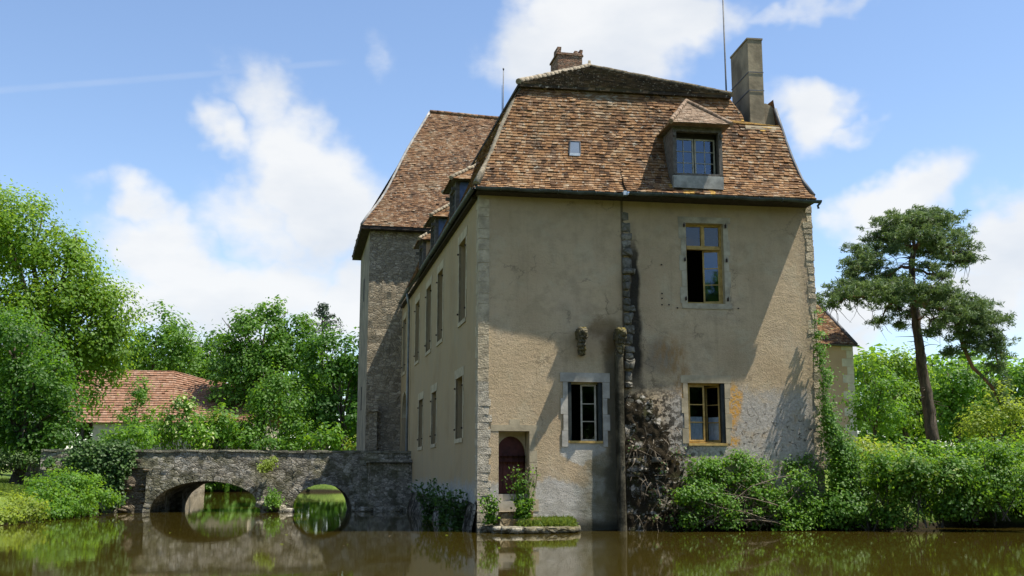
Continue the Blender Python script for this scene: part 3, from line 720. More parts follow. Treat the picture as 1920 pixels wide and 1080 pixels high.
dl.box(Od2+eL*(a+.2)+Zv*1.15+nL*.02, eL*.28, nL*.012, Zv*.5, 0)
door = dl.build('door', DOORM, house)
hb = MB(); hb.box(Od2+eL*(b-.22)+Zv*1.35+nL*.02, eL*.03, nL*.05, Zv*.12, 0); hb.build('handle', IRON, door)
th = MB(); th.box(Od2+eL*(a+.003)+Zv*.45-nL*.05, eL*(b-a-.006), nL*.3, Zv*.48, 0, jit=.004); th.box(A+eL*(a+.003)+Zv*.42-nL*.3, eL*(b-a-.006), nL*.18, Zv*.34, 0, jit=.006); th.build('threshold', SURR, house)
dv = MB()
for zb, hh in [(.5+i*.31, .31) for i in range(7)]:
    dv.box(A+eL*b+Zv*zb-nL*.06, eL*random.uniform(.14, .26), nL*.068, Zv*(hh-.012), 0, jit=.002)
dv.box(A+eL*(a-.20)+Zv*(z1+.0)-nL*.05, eL*(b-a+.45), nL*.058, Zv*.16, 0); dv.box(A+eL*(a+.28)+Zv*(z1+.163)-nL*.05, eL*.28, nL*.058, Zv*.14, 0)
dv.build('door_jamb', SURR2, house)

def casement(parent, O, e, n, hinge, width, z0, z1, ang, nz, mat, side, d0, glass=GLASS, name='casement', curtain=False):
    """one glazed leaf hung on s=hinge, swung inwards by ang; side +1 = leaf runs towards +e"""
    d = e*side*math.cos(ang)-n*math.sin(ang); nn = n*math.cos(ang)+e*side*math.sin(ang)
    P0 = np.array(O, float)+e*hinge-n*d0
    m = MB(); frame_bars(m, P0, d, nn, 0, width, z0, z1, .045, .04, 0, 1, nz, .024); c = m.build(name, mat, parent)
    gm = MB(); pane(gm, P0, d, nn, .04, width-.04, z0+.04, z1-.04, .02); gm.build('glass_panes', glass, c)
    if curtain:
        cm = MB(); n_ = 24; zc = z0+(z1-z0)*.44
        cm.grid([[P0+d*(.05+(width-.1)*i/n_)-nn*(.05+.012*math.sin(i*1.9))+Zv*zz for i in range(n_+1)] for zz in (z0+.05, zc)])
        cm.build('curtain', CLOTH, c)
    return c
# upper window: ochre transom frame, one leaf swung in
def window_box(h, O, e, n, mat, wd=.07, d0=.16, transom=None):
    m = MB(); frame_bars(m, O, e, n, h[0], h[1], h[2], h[3], wd, .08, d0)
    if transom: m.box(np.array(O)+e*(h[0]+wd)+Zv*transom-n*(d0+.085), e*(h[1]-h[0]-2*wd), n*.115, Zv*.10, 0)
    return m
m = window_box(hwU, B, eR, nR, OCHRE, .06, .17, 7.50)
m.box(B+eR*((hwU[0]+hwU[1])/2-.05)+Zv*7.60-nR*.25, eR*.10, nR*.085, Zv*(hwU[3]-7.60-.06), 0)
winU = m.build('window', OCHRE, house)
gm = MB(); pane(gm, B, eR, nR, hwU[0]+.05, hwU[1]-.05, 7.59, hwU[3]-.05, .21); gm.build('glass_panes', GLASS, winU)
wmid = (hwU[1]-hwU[0])/2
casement(winU, B, eR, nR, hwU[1]-.06, wmid-.07, hwU[2]+.06, 7.5, R(14), 3, OCHRE, -1, .2, GLASSB)
casement(winU, B, eR, nR, hwU[0]+.06, wmid-.07, hwU[2]+.06, 7.5, R(72), 3, OCHRE, 1, .2, GLASS)
m = MB(); surround(m, B, eR, nR, hwU[0], hwU[1], hwU[2], hwU[3], .17, .17, .007); m.build('window_surround', SURR3, winU)
m = MB(); m.box(B+eR*(hwU[0]-.16)+Zv*(hwU[2]-.15)-nR*.3, eR*(hwU[1]-hwU[0]+.34), nR*.325, Zv*.148, 0, jit=.006); m.build('sill', SURR3, winU)
m = window_box(hwL, A, eL, nL, CREAM, .045, .17); winL = m.build('window', CREAM, house)
wm2 = (hwL[1]-hwL[0])
casement(winL, A, eL, nL, hwL[1]-.14, wm2*.44, hwL[2]+.06, hwL[3]-.05, R(4), 3, CREAM, -1, .14)
casement(winL, A, eL, nL, hwL[0]+.05, wm2*.44, hwL[2]+.06, hwL[3]-.05, R(86), 3, CREAM, 1, .2)
for s in (hwL[0]+.004, hwL[1]-.104): m = MB(); m.box(A+eL*s+Zv*(hwL[2]+.004)-nL*.15, eL*.10, nL*.13, Zv*(hwL[3]-hwL[2]-.01), 0); m.build('folded_shutter', SHUT, winL)
m = MB(); surround(m, A, eL, nL, hwL[0], hwL[1], hwL[2]-.1, hwL[3], .16, .24, .022); m.build('window_surround', SURR, winL)
m = MB(); m.box(A+eL*(hwL[0]+.01)+Zv*(hwL[2]-.002)-nL*.3, eL*(hwL[1]-hwL[0]-.02), nL*.33, Zv*.06, 0, jit=.003); m.build('sill', OCHRE, winL)
m = window_box(hwR, B, eR, nR, OCHRE, .05, .17); winR = m.build('window', OCHRE, house)
wm3 = hwR[1]-hwR[0]
casement(winR, B, eR, nR, hwR[0]+.05, wm3*.45, hwR[2]+.06, hwR[3]-.05, R(3), 3, OCHRE, 1, .15, curtain=True)
casement(winR, B, eR, nR, hwR[1]-.09, wm3*.45, hwR[2]+.06, hwR[3]-.05, R(52), 3, OCHRE, -1, .2, curtain=True)
m = MB(); m.box(B+eR*(hwR[1]-.094)+Zv*(hwR[2]+.02)-nR*.16, eR*.09, nR*.14, Zv*(hwR[3]-hwR[2]-.03), 0); m.build('folded_shutter', SHUT, winR)
m = MB(); surround(m, B, eR, nR, hwR[0], hwR[1], hwR[2], hwR[3], .15, .2, .007); m.build('window_surround', SURR2, winR)
m = MB(); m.box(B+eR*(hwR[0]-.02)+Zv*(hwR[2]-.05)-nR*.3, eR*(hwR[1]-hwR[0]+.04), nR*.34, Zv*.06, 0, jit=.003); m.build('sill', OCHRE, winR)
for (h, O, e, n, zz) in ((hwU, B, eR, nR, (.12, 1.2, 2.15)),):
    for z in zz:
        for s in (h[0]-.07, h[1]+.05):
            m = MB(); m.box(O+e*s+Zv*(h[2]+z-.05)+n*.01, e*.035, n*.06, Zv*.09, 0); m.tube([O+e*(s+.017)+Zv*(h[2]+z-.03)+n*.065, O+e*(s+.017)+Zv*(h[2]+z+.07)+n*.065], .012, 5); m.build('shutter_pin', IRON, winU)
for (u_, v_) in ((1240, 496), (1241, 550), (1241, 559), (1241, 571), (1384, 578), (1270, 577), (1254, 571)):
    s, z = onw(u_, v_, B, YR); m = MB(); m.tube([B+eR*s+Zv*z-nR*.02, B+eR*s+Zv*(z-.01)+nR*.035], .022, 6); m.build('iron_peg', IRON, house)
# windows of the moat side: shutters set deep in stone reveals
for h in side_holes[:-1]:
    m = MB(); O = A; up = h[2] > 5
    m.face([O+e2*h[0]+Zv*h[2]-nS*.40, O+e2*h[1]+Zv*h[2]-nS*.40, O+e2*h[1]+Zv*h[3]-nS*.40, O+e2*h[0]+Zv*h[3]-nS*.40][::-1])
    frame_bars(m, O, e2, nS, h[0]+.02, h[1]-.02, h[2]+.02, h[3]-.02, .06, .05, .34, 2, 3 if up else 2, .05)
    wn_ = m.build('window', BLOCKED, house)
    m = MB(); surround(m, A, e2, nS, h[0], h[1], h[2], h[3], .17, .26, .012); m.build('window_surround', SURR2, wn_)
    m = MB(); m.box(A+e2*(h[0]-.06)+Zv*(h[2]-.12)-nS*.25, e2*(h[1]-h[0]+.12), nS*.285, Zv*.118, 0, jit=.004); m.build('sill', SURR2, wn_)
    for z in (h[2]+.25, h[3]-.3):
        for s in (h[0]-.06, h[1]+.02): m = MB(); m.box(A+e2*s+Zv*z, e2*.03, nS*.06, Zv*.05, 0); m.build('shutter_pin', IRON, wn_)
# gateway arch on the moat side, reached by the bridge
m = MB(); a, b, z0, z1, t = ARCHD; ap = archpts((a+b)/2, (b-a)/2, 3.85, z1-3.85, 16); PS = lambda s, z, d=0: A+e2*s+Zv*z-nS*d
for (p, q) in zip(ap[:-1], ap[1:]): m.face([PS(p[0], z1, -.004), PS(q[0], z1, -.004), PS(*q, -.004), PS(*p, -.004)]); m.face([PS(*p, -.004), PS(*q, -.004), PS(*q, .5), PS(*p, .5)])
for (p, q) in zip(ap[:-1], ap[1:]): m.face([PS(p[0], 1.3, .5), PS(*p, .5), PS(*q, .5), PS(q[0], 1.3, .5)], 1)
m.build('gateway', [SURR2, INSIDE], house)
# battered plinth of the moat wall, overgrown
pl = MB(); ns_ = 60; prof = [(0.75, .0), (.5, .05), (.2, .12), (-.1, .18), (-.6, .2)]
pl.grid([[A+e2*(15.6*i/ns_)+Zv*(zz+.05*mnoise.noise(Vector((i*.4, zz*3, 1))))+nS*(d+.06*(mnoise.noise(Vector((i*.5, zz*2, 0)))+.1)) for i in range(ns_+1)] for (zz, d) in prof], smooth=True)
pl.build('plinth', RUIN, house)

# corbels with lichen caps, half-round pilaster, toothing, ruined masonry
def corbel(u, v, h, wd, proud, O, e, n, yaw):
    s, z = onw(u, v, O, yaw); m = MB()
    m.box(O+e*(s-wd/2)+Zv*(z+h*.18)-n*.1, e*wd, n*(.1+proud), Zv*h*.3, 0, jit=.015)
    for k in range(6):
        t_ = k/5; m.stone(O+e*(s+random.uniform(-.02, .02))+Zv*(z-h*.5+h*.15+t_*h*.75)+n*(proud*(.30+.42*t_)), (wd*random.uniform(.8, 1.05), proud*(.6+.5*t_), h*.27), e, 0)
    m.stone(O+e*s+Zv*(z+h*.52)+n*proud*.55, (wd*1.1, proud*.95, h*.16), e, 0)
    return m.build('corbel', LICHEN, house)
corbel(1087, 645, .68, .24, .42, A, eL, nL, YL)
corbel(1158, 648, .74, .24, .44, A, eL, nL, YL)
pil = MB(); s, _ = onw(1158, 800, A, YL); n_ = 10
zz = np.linspace(-.6, 4.55, 26)
pil.grid([[A+eL*(s+.03-(.088+.02*max(0, 1-z))*math.cos(math.pi*i/n_))+nL*((.10+.012*(4.5-z)+.02*mnoise.noise(Vector((i*.4, z*2, 3))))*math.sin(math.pi*i/n_)**.35*.8+.18)+Zv*z for i in range(n_+1)] for z in zz])
for sg in (-1, 1): pil.face([A+eL*(s+.03+sg*.088)-Zv*.6-nL*.05, A+eL*(s+.03+sg*.088)-Zv*.6+nL*.205, A+eL*(s+.03+sg*.088)+Zv*4.55+nL*.205, A+eL*(s+.03+sg*.088)+Zv*4.55-nL*.05])
pil.build('pilaster', DAMP, house)
to = MB(); z = 8.45
while z > 3.75:
    h = random.uniform(.14, .30); wd = random.uniform(.15, .30); pr = random.uniform(.05, .15)*(.18 if z > 7.5 else 1)
    to.stone(B+eR*(.02+wd/2)+Zv*(z-h/2)+nR*(pr*.2), (wd*1.1, pr*2, h*1.0), eR, 0, rough=.22, box=.34); z -= h+random.uniform(.0, .05)
to.build('toothing', TOOTH, house)
ru = MB(); nu, nv = 46, 60
def ruin_right(z): return 1.05+max(0, (3.6-z))*.32+.22*mnoise.noise(Vector((z*2.1, 4, 0)))
rows = []
for j in range(nv+1):
    z = -.6+4.75*j/nv; row = []
    for i in range(nu+1):
        t_ = i/nu; x = .0+t_*ruin_right(min(z, 3.6)); f = min(1, (4.15-z)/1.2); edge = min(1, (1-t_)*2.2)*max(0, min(1, f*1.2))
        d = (.01+.13*max(0, 3.6-z)/3.6)+.08*abs(mnoise.noise(Vector((x*3.6, z*4.2, 0))))+.05*mnoise.noise(Vector((x*9, z*10, 5)))
        top_in = .5*max(0, z-3.5)*max(0, 1)
        row.append(B+eR*x+nR*(d*edge*(1-.7*min(1, top_in))-.03*(1-edge)-.012)+Zv*z)
    rows.append(row)
ru.grid(rows, smooth=True)
for _ in range(12):
    z = random.uniform(.1, 2.0); x = random.uniform(.03, .97)*ruin_right(z)
    sz = random.uniform(.06, .22); ru.stone(B+eR*x+Zv*z+nR*(.10+.13*(3.6-z)/3.6), (sz*1.3, .16, sz*.75), eR, 2 if random.random() < .6 else (1 if random.random() < .5 else 0), rough=.3, box=.45)
ru.build('ruined_wall_stub', [RUINED, TOOTH, RUINED], house)

# ------------------------------------------------------------------ house roof
OVL, OVR, Z0 = .42, .58, 8.84
def gprof(h): return float(np.interp(h, [0, .25, .6, 1.2, 2.0, 3.1, 4], [0, .24, .44, .69, .98, 1.30, 1.55]))
def rL(h): return -OVL+gprof(h)
def rR(h): return float(np.interp(h, [0, .25, .6, .9], [-OVR, -.27, .0, rL(.9)])) if h < .9 else rL(h)
def hip(pix, rf):
    out = []
    for (u, v) in pix:
        r = rf(0)
        for _ in range(8):
            s, z = onw(u, v, A-nF*r, YF); r = rf(max(0, z-Z0))
        out.append((s, r, z))
    return sorted(out, key=lambda q: q[2])
hipL = hip([(891, 346), (903, 320), (919, 285), (938, 238), (958, 194), (977, 161)], rL)
hipR = hip([(1526, 367), (1504, 338), (1486, 300), (1473, 265), (1463, 235), (1453, 205)], rR)
zl = [q[2] for q in hipL]; zr = [q[2] for q in hipR]
sL = lambda z: float(np.interp(z, zl, [q[0] for q in hipL])); sR = lambda z: float(np.interp(z, zr, [q[0] for q in hipR]))
PF = lambda s, r, z: A+eF*s-nF*r+Zv*z
seam = sB*1.0
ZTOP = hipL[-1][2]
def tiles(mb, rows, Lf, Rf, w=.15, th=.030, mi=0, wob=.012, lap=.45, skip=None, wave=.022, alt=None):
    """rows of separate flat tiles. Lf(k), Rf(k) give the two ends of row line k"""
    for k in range(rows):
        l0, r0, l1, r1 = Lf(k), Rf(k), Lf(k+1), Rf(k+1)
        L = np.linalg.norm(r0-l0); n = max(1, int(round(L/w)))
        ofs = random.random()*.9
        up = ((l1-l0)+(r1-r0))/2; ex = r0-l0; nn = np.cross(ex, up); nn /= np.linalg.norm(nn)
        rowj = random.uniform(-.006, .006)
        x = -ofs/n
        while x < 1:
            wd = random.uniform(.82, 1.2)/n; xa, xb = max(0, x), min(1, x+wd); x += wd
            if xb-xa < .15/n: continue
            g_ = .004/L; xa2, xb2 = xa+g_, xb-g_
            if xb2 <= xa2: continue
            lift = th+random.uniform(0, wob)+(wob*1.5 if random.random() < .06 else 0); dn = random.uniform(-.012, .012)+rowj
            bl, br = l0+(r0-l0)*xa2, l0+(r0-l0)*xb2; tl, tr = l1+(r1-l1)*xa2, l1+(r1-l1)*xb2
            if wave:
                upn = up/(np.linalg.norm(up)+1e-9); wl_ = wave*mnoise.noise(Vector(bl*.9))*1.4*min(1, k/3); wr_ = wave*mnoise.noise(Vector(br*.9))*1.4*min(1, k/3)
                bu = .02*mnoise.noise(Vector(bl*.6+5)); bl, tl = bl+upn*wl_+nn*bu, tl+upn*wl_+nn*bu; br, tr = br+upn*wr_+nn*bu, tr+upn*wr_+nn*bu
            if skip and skip((bl+br)/2): continue
            ub = (tl-bl); ub /= np.linalg.norm(ub)+1e-9
            bl2, br2 = bl-ub*dn, br-ub*(dn+random.uniform(-.008, .008)); tl2, tr2 = tl+(tl-bl)*lap, tr+(tr-br)*lap
            jl, jr = random.uniform(-.004, .004), random.uniform(-.004, .004)
            rn = random.random(); mi_ = mi if alt is None else alt((bl+br)/2, mi)
            b0, b1 = bl2+nn*(lift+jl), br2+nn*(lift+jr); c0, c1 = bl2+nn*.0, br2+nn*.0; t0, t1 = tl2+nn*.006, tr2+nn*.006
            mb.face([b0, b1, t1, t0], mi_, None, rn); mb.face([c0, c1, b1, b0], mi_, None, rn)
            mb.face([c0, b0, t0], mi_, None, rn); mb.face([b1, c1, t1], mi_, None, rn)
rt = MB(); ROW = .098
# left part: from hip to seam, right part: from seam to curved edge
def zrows(z0, z1, rf, step):
    zs = [z0]
    while zs[-1] < z1:
        h = zs[-1]-Z0; dh = .02; sl = math.hypot(dh, rf(h+dh)-rf(h))/dh; zs.append(zs[-1]+step/sl)
    return zs
zsL = zrows(Z0, ZTOP-.02, rL, ROW); zsR = zsL; seamj = [random.uniform(-.12, .12) for _ in range(len(zsL)+1)]
dorm_c = None
tiles(rt, len(zsL)-1, lambda k: PF(sL(zsL[k])+.05, rL(zsL[k]-Z0), zsL[k]), lambda k: PF(seam+(seamj[k] if zsL[k] > Z0+.95 else .03), rL(zsL[k]-Z0), zsL[k]))
# the top of the right part steps down beside the chimney
s_ch0, _ = onw(1378, 200, PF(0, .8, 0), YF); s_ch1, _ = onw(1395, 232, PF(0, .8, 0), YF)
def right_end(z):
    zc = onw(1395, 232, PF(0, .8, 0), YF)[1]
    return sR(z) if z < zc else float(np.interp(z, [zc, zc+.25, ZTOP], [s_ch1, s_ch1-.03, s_ch0-.12]))
yl0, yl1 = onw(1255, 355, PF(0, -.4, 0), YF)[0], onw(1340, 355, PF(0, -.4, 0), YF)[0]; yl2, yz2 = onw(1394, 245, PF(0, .65, 0), YF)
tiles(rt, len(zsR)-1, lambda k: PF(seam+(seamj[k] if zsR[k] > Z0+.95 else 0), rR(zsR[k]-Z0), zsR[k]), lambda k: PF(right_end(zsR[k])-.02, rR(zsR[k]-Z0), zsR[k]), alt=lambda p, m_: 1 if (np.dot(p-A, eF) > yl0 and np.dot(p-A, eF) < yl1 and p[2] < Z0+.34 and mnoise.noise(Vector(p*2.3)) > .02) or (np.dot(p-A, eF) > yl2 and p[2] > yz2 and random.random() < .5) else m_)
roof = rt.build('roof', [TILE, TILE_Y], house)
# roof body under the tiles, the moat-side slope, the hidden slope
rb = MB()
zg = np.linspace(Z0, ZTOP, 14)
rb.grid([[PF(sL(z), rL(z-Z0)+.01, z), PF(seam, rL(z-Z0)+.01, z)] for z in zg], smooth=False)
rb.grid([[PF(seam, rR(z-Z0)+.01, z), PF(right_end(z), rR(z-Z0)+.01, z)] for z in zg], smooth=False)
rb.grid([[PF(seam, rR(h_)-.01, Z0+h_), PF(seam, rL(h_)+.02, Z0+h_)] for h_ in np.linspace(-.05, .9, 10)], smooth=False)
rb.build('roof_boarding', TILE_D, roof)
sl = MB()
RB = 19.6
def side_row(z): return PF(sL(z), rL(z-Z0), z)
zsS = zrows(Z0, ZTOP-.02, rL, .13)
tiles(sl, len(zsS)-1, lambda k: side_row(zsS[k])+e2*RB, lambda k: side_row(zsS[k]), .2)
sl.grid([[side_row(z)+e2*RB-nS*.02, side_row(z)-nS*.02] for z in zg], smooth=False)
sl.grid([[PF(sR(min(z, zr[-1])), rR(z-Z0), z), PF(sR(min(z, zr[-1])), rR(z-Z0), z)+e2*RB] for z in zg], smooth=False)
sl.build('side_roof_slope', TILE, roof)
# upper, flatter roof
TL = PF(sL(ZTOP)-.10, rL(ZTOP-Z0)-.16, ZTOP+.02); TRs, _ = onw(1367, 175, PF(0, rL(ZTOP-Z0), 0), YF)
TR = PF(TRs, rL(ZTOP-Z0)-.16, ZTOP+.0); TR2 = PF(sR(zr[-1])-.1, rL(ZTOP-Z0)+1.7, ZTOP)
PK = at(1105, 126, 32.9)
ur = MB(); nr = 34
tiles(ur, nr, lambda k: TL+(PK-TL)*(k/nr*.995), lambda k: TR+(PK-TR)*(k/nr*.995), .16, .03, wob=.025)
ur.face([TL-Zv*.01, TR-Zv*.01, PK-Zv*.01]); ur.face([TL-Zv*.09, TR-Zv*.09, TR-Zv*.01, TL-Zv*.01]); ur.face([TL-Zv*.09, TL-Zv*.09+e2*1.5, TR-Zv*.09+e2*1.5, TR-Zv*.09][::1])
PKb = PK+e2*15.5
ur.face([TL, PK, PKb, TL+e2*19.0]); ur.face([TL-Zv*.09, TL, TL+e2*19, TL+e2*19-Zv*.09]); ur.face([TR, TR+e2*19.0, PKb, PK]); ur.face([TL+e2*19, PKb, TR+e2*19])
ur.build('upper_roof', TILE_D, roof)
def ridge_row(mb, p, q, r=.10, seg=.34, mi=0):
    p, q = np.array(p, float), np.array(q, float); L = np.linalg.norm(q-p); n = max(2, int(L/seg)); d = (q-p)/L
    for i in range(n):
        a_, b_ = p+d*(L*i/n), p+d*(L*(i+1.12)/n); k = random.uniform(-.012, .012)
        mb.tube([a_+Zv*k, b_+Zv*(k+.015)], [r*1.08, r*.92], 8, mi, rnd=random.random())
rg = MB(); ridge_row(rg, TL+Zv*.03, PK+Zv*.03, .085, .3)
rg.build('ridge_tile_row', MORTAR, roof)
rg = MB(); ridge_row(rg, PK+Zv*.02, TR+Zv*.02, .085, .3); rg.build('ridge_tile_row', MOSSHIP, roof); rg = MB(); ridge_row(rg, PK, PKb, .09, .38); rg.build('ridge_tile_row', MOSSHIP, roof)
hl = MB(); hl.tube([PF(s_+.03, r_-.0, z_+.02) for (s_, r_, z_) in hipL], [.10, .075, .065, .06, .055, .06], 8, wob=.12); hl.build('hip_mortar_fillet', MORTAR, roof)
hl = MB(); hl.tube([PF(s_, r_, z_+.01) for (s_, r_, z_) in hipR], .05, 7, wob=.1); hl.build('verge', LEAD, roof)
fp = MB(); fp.tube([PK-Zv*.1, PK+Zv*.22], [.06, .045], 7); fp.build('finial', MORTAR, roof)
# eaves: soffits and gutters
ev = MB()
def eave(s0, s1, r, ra):
    ev.box(PF(s0, r+.03, Z0-.10), eF*(s1-s0), -nF*(ra-r-.03), Zv*.055)
eave(sL(Z0)+.05, seam-.01, -OVL, .03); eave(seam+.01, sR(Z0)-.05, -OVR, .04)
ev.box(PF(sL(Z0), .1, Z0-.06)+e2*.2, e2*RB, nS*-.42, -Zv*.07)
ev.build('eaves_board', DARKT, house)
def gutter(p, q, r=.075):
    p, q = np.array(p), np.array(q); d = (q-p)/np.linalg.norm(q-p); side = np.cross(d, Zv); m = MB(); n_ = 9; ng = 24
    for rr, fl_ in ((r, 1), (r*.86, -1)):
        G = [[p+(q-p)*i/ng+side*math.cos(math.pi*k/n_)*rr-Zv*math.sin(math.pi*k/n_)*rr-Zv*.012*math.sin(i*.9) for k in range(n_+1)][::fl_] for i in range(ng+1)]
        m.grid(G)
    for i in range(1, ng, 3):
        c = p+(q-p)*i/ng; m.tube([c+side*math.cos(math.pi*k/8)*r*1.06-Zv*math.sin(math.pi*k/8)*r*1.06 for k in range(9)], .009, 4)
    return m
g1 = gutter(PF(sL(Z0)-.02, -OVL-.07, Z0-.0), PF(seam, -OVL-.07, Z0-.035)); g1.build('gutter', ZINC, house)
g2 = gutter(PF(seam+.02, -OVR-.07, Z0-.03), PF(sR(Z0)+.08, -OVR-.07, Z0-.05)); 
g2.tube([PF(sR(Z0)+.06, -OVR-.06, Z0-.05), PF(sR(Z0)+.05, -OVR-.06, Z0-.13), PF(sR(Z0)+.0, -OVR-.03, Z0-.19), PF(sR(Z0)+.02, -OVR-.03, Z0-.27)], .035, 6); g2.build('gutter', ZINC, house)
m = MB(); m.box(PF(seam-.10, -OVL-.16, Z0-.09), eF*.13, -nF*.15, Zv*.11); m.build('gutter_joint', ZINCL, house)
# gutter and downpipe of the moat side
eo = PF(sL(Z0), rL(0), Z0)+nS*.06
m = gutter(eo+e2*RB, eo+e2*.0, .07); m.build('gutter', ZINC, house)
sp, zp = 16.6, 8.6
m = MB(); m.tube([eo+e2*sp-Zv*.1, A+e2*sp+nS*.10+Zv*8.25, A+e2*sp+nS*.10+Zv*5.0, A+e2*sp+nS*.10+Zv*.9], .055, 8); m.build('downpipe', simple('pale_zinc_pipe', (.22, .24, .26), .5, .2, 3, .2, .3), house)
m = MB(); fq = [eo+e2*11.6+nS*.13-Zv*.06, eo+e2*15.6+nS*.13-Zv*.06, eo+e2*15.6-nS*.10+Zv*.33, eo+e2*11.6-nS*.10+Zv*.33]; m.face(fq); m.face([p-Zv*.012 for p in fq[::-1]]); m.build('flashing', ZINCL, house)

# ------------------------------------------------------------------ dormers
def dormer(org, ex, ey, wd, hf, ap_h, roof_h, over, depth, cheek_m, win, roofm, fo=None, rec=.0):
    """ex along the face, ey into the roof, org = bottom centre of the face; returns the dormer part"""
    ex, ey, org = np.array(ex), np.array(ey), np.array(org); n = -ey
    fo = over*.75 if fo is None else fo
    P = lambda x, y, z: org+ex*x+ey*y+Zv*z
    fm = MB(); pw = .10; hw = wd/2
    fm.box(P(-hw, 0, ap_h), ex*pw, ey*.12, Zv*(hf-ap_h)); fm.box(P(hw-pw, 0, ap_h), ex*pw, ey*.12, Zv*(hf-ap_h)); fm.box(P(-hw, 0, hf), ex*wd, ey*.14, Zv*.12); fm.box(P(-hw+pw, .0, ap_h-.03), ex*(wd-2*pw), ey*.12, Zv*.06)
    fm.box(P(-hw-over*.6, -over*.55, hf+.121), ex*(wd+over*1.2), ey*(over*.55+depth*.6), Zv*.03)
    for k in (-1, 1): fm.box(P(k*(hw-.03)-.03, -over*.5, hf-.16), ex*.06, ey*over*.55, Zv*.10)
    part = fm.build('dormer', TIMBER, house)
    for k in (-1, 1): cm = MB(); cm.box(P(k*hw-(.04 if k > 0 else 0), .122, -.1), ex*.04, ey*depth, Zv*(hf+.2)); cm.build('cheek', cheek_m, part)
    if ap_h > .05:
        am = MB(); am.box(P(-hw-.005, -.01, -.02), ex*(wd+.01), ey*.12, Zv*(ap_h-.012), 0, jit=.006); am.build('apron', APRON, part)
    rm = MB(); hz = hf+.155
    c0, c1 = P(-hw-over, -fo, hz-.03), P(hw+over, -fo, hz-.03); apx = P(0, wd*.62, hz+roof_h); bk0, bk1 = P(-hw-over, depth+.3, hz-.03), P(hw+over, depth+.3, hz-.03); apb = P(0, depth+1.4, hz+roof_h)
    nr_ = max(5, int(np.linalg.norm(apx-(c0+c1)/2)/.10))
    tiles(rm, nr_, lambda k: c0+(apx-c0)*k/nr_*.99, lambda k: c1+(apx-c1)*k/nr_*.99, .15, .018, wob=.008)
    for (p_, q_, s_) in ((bk0, c0, 0), (c1, bk1, 1)):
        tiles(rm, nr_, (lambda k, p_=p_, s_=s_: p_+((apb if s_ == 0 else apx)-p_)*k/nr_*.99), (lambda k, q_=q_, s_=s_: q_+((apx if s_ == 0 else apb)-q_)*k/nr_*.99), .16, .018, wob=.01)
    rm.face([c0, c1, apx]); rm.face([bk0, c0, apx, apb]); rm.face([c1, bk1, apb, apx]); rm.face([c0, bk0, bk1, c1])
    rp = rm.build('dormer_roof', roofm, part)
    hm = MB(); ridge_row(hm, c0+Zv*.02, apx+Zv*.03, .065, .17); hm.build('hip_tile_row', roofm if roofm is TILE_P else MORTAR, rp); hm = MB(); ridge_row(hm, c1+Zv*.02, apx+Zv*.03, .065, .17); hm.build('hip_tile_row', roofm if roofm is TILE_P else MORTAR, rp)
    # casements
    ew = ex if np.dot(np.cross(ex, Zv), n) > 0 else -ex
    x0, x1, z0_, z1_ = -hw+pw, hw-pw, ap_h+.03, hf
    for (xa, xb) in ((x0, -.015), (.015, x1)):
        wmm = MB(); frame_bars(wmm, org, ew, n, xa, xb, z0_+.02, z1_-.01-rec*.35, .04, .04, .07+rec, 2, 3, .022); wpt = wmm.build('casement', win, part)
        gm = MB(); pane(gm, org, ew, n, xa+.03, xb-.03, z0_+.05, z1_-.04-rec*.35, .09+rec); gm.build('glass_panes', GLASSB, wpt)
    if rec:
        lm_ = MB(); lm_.box(P(-hw+pw, rec+.06, hf-rec*.35-.01), ex*(wd-2*pw), ey*.08, Zv*(rec*.35+.1)); lm_.build('lintel', DARKT, part); lm_ = MB(); lm_.box(P(-hw+pw, .02, ap_h-.02), ex*(wd-2*pw), ey*(rec+.1), Zv*.03); lm_.build('sill', DARKT, part)
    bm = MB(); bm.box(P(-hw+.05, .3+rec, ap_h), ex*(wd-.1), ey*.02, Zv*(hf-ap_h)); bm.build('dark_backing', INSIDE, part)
    return part
# front dormer
Of = PF(0, -.42, 0); s0, zb = onw(1264, 350, Of, YF); s1, zt = onw(1353, 243, Of, YF); _, za = onw(1300, 327, Of, YF)
za_ = za-zb; dormer(Of+eF*((s0+s1)/2)+Zv*zb, eF, -nF, s1-s0, zt-zb-.10, za_, 1.0, .16, 1.7, TIMBER, CREAM, TILE_P, fo=.36, rec=.26)
# three dormers above the moat wall
for (s, wd, chk, zo) in ((4.15, 1.35, SLATE, .0), (9.0, 1.3, SLATE, .0), (12.6, 1.3, BEIGE, -.05)):
    dormer(A+e2*(s+wd/2)+nS*.02+Zv*(8.86+zo), -e2, -nS, wd, 1.28, .0, .72, .26, 1.25, chk, TIMBER, TILE)

# skylight
def on_front(u, v):
    r = 0
    for _ in range(8): s_, z_ = onw(u, v, A-nF*r, YF); r = rL(max(0, z_-Z0))
    return PF(s_, r, z_)
k4 = [on_front(1067, 290), on_front(1087, 291), on_front(1086, 268), on_front(1068, 267)]
fn = np.cross(k4[1]-k4[0], k4[3]-k4[0]); fn /= np.linalg.norm(fn)
m = MB(); ctr = sum(k4)/4
for i in range(4): m.tube([k4[i]+fn*.05, k4[(i+1) % 4]+fn*.05], .028, 4, smooth=False)
m.face([k4[0]+fn*.09+(k4[0]-k4[3])*.02, k4[1]+fn*.09+(k4[0]-k4[3])*.02, k4[1]+fn*.07-(k4[3]-k4[0])*.18, k4[0]+fn*.07-(k4[3]-k4[0])*.18], 1)
skl = m.build('skylight', [LEAD, ZINCL], roof)
m = MB(); m.face([p+fn*.06 for p in k4]); m.build('glass_panes', simple('skylight_glass', (.10, .135, .18), .2, .1, 2, .0, 0, .9), skl)

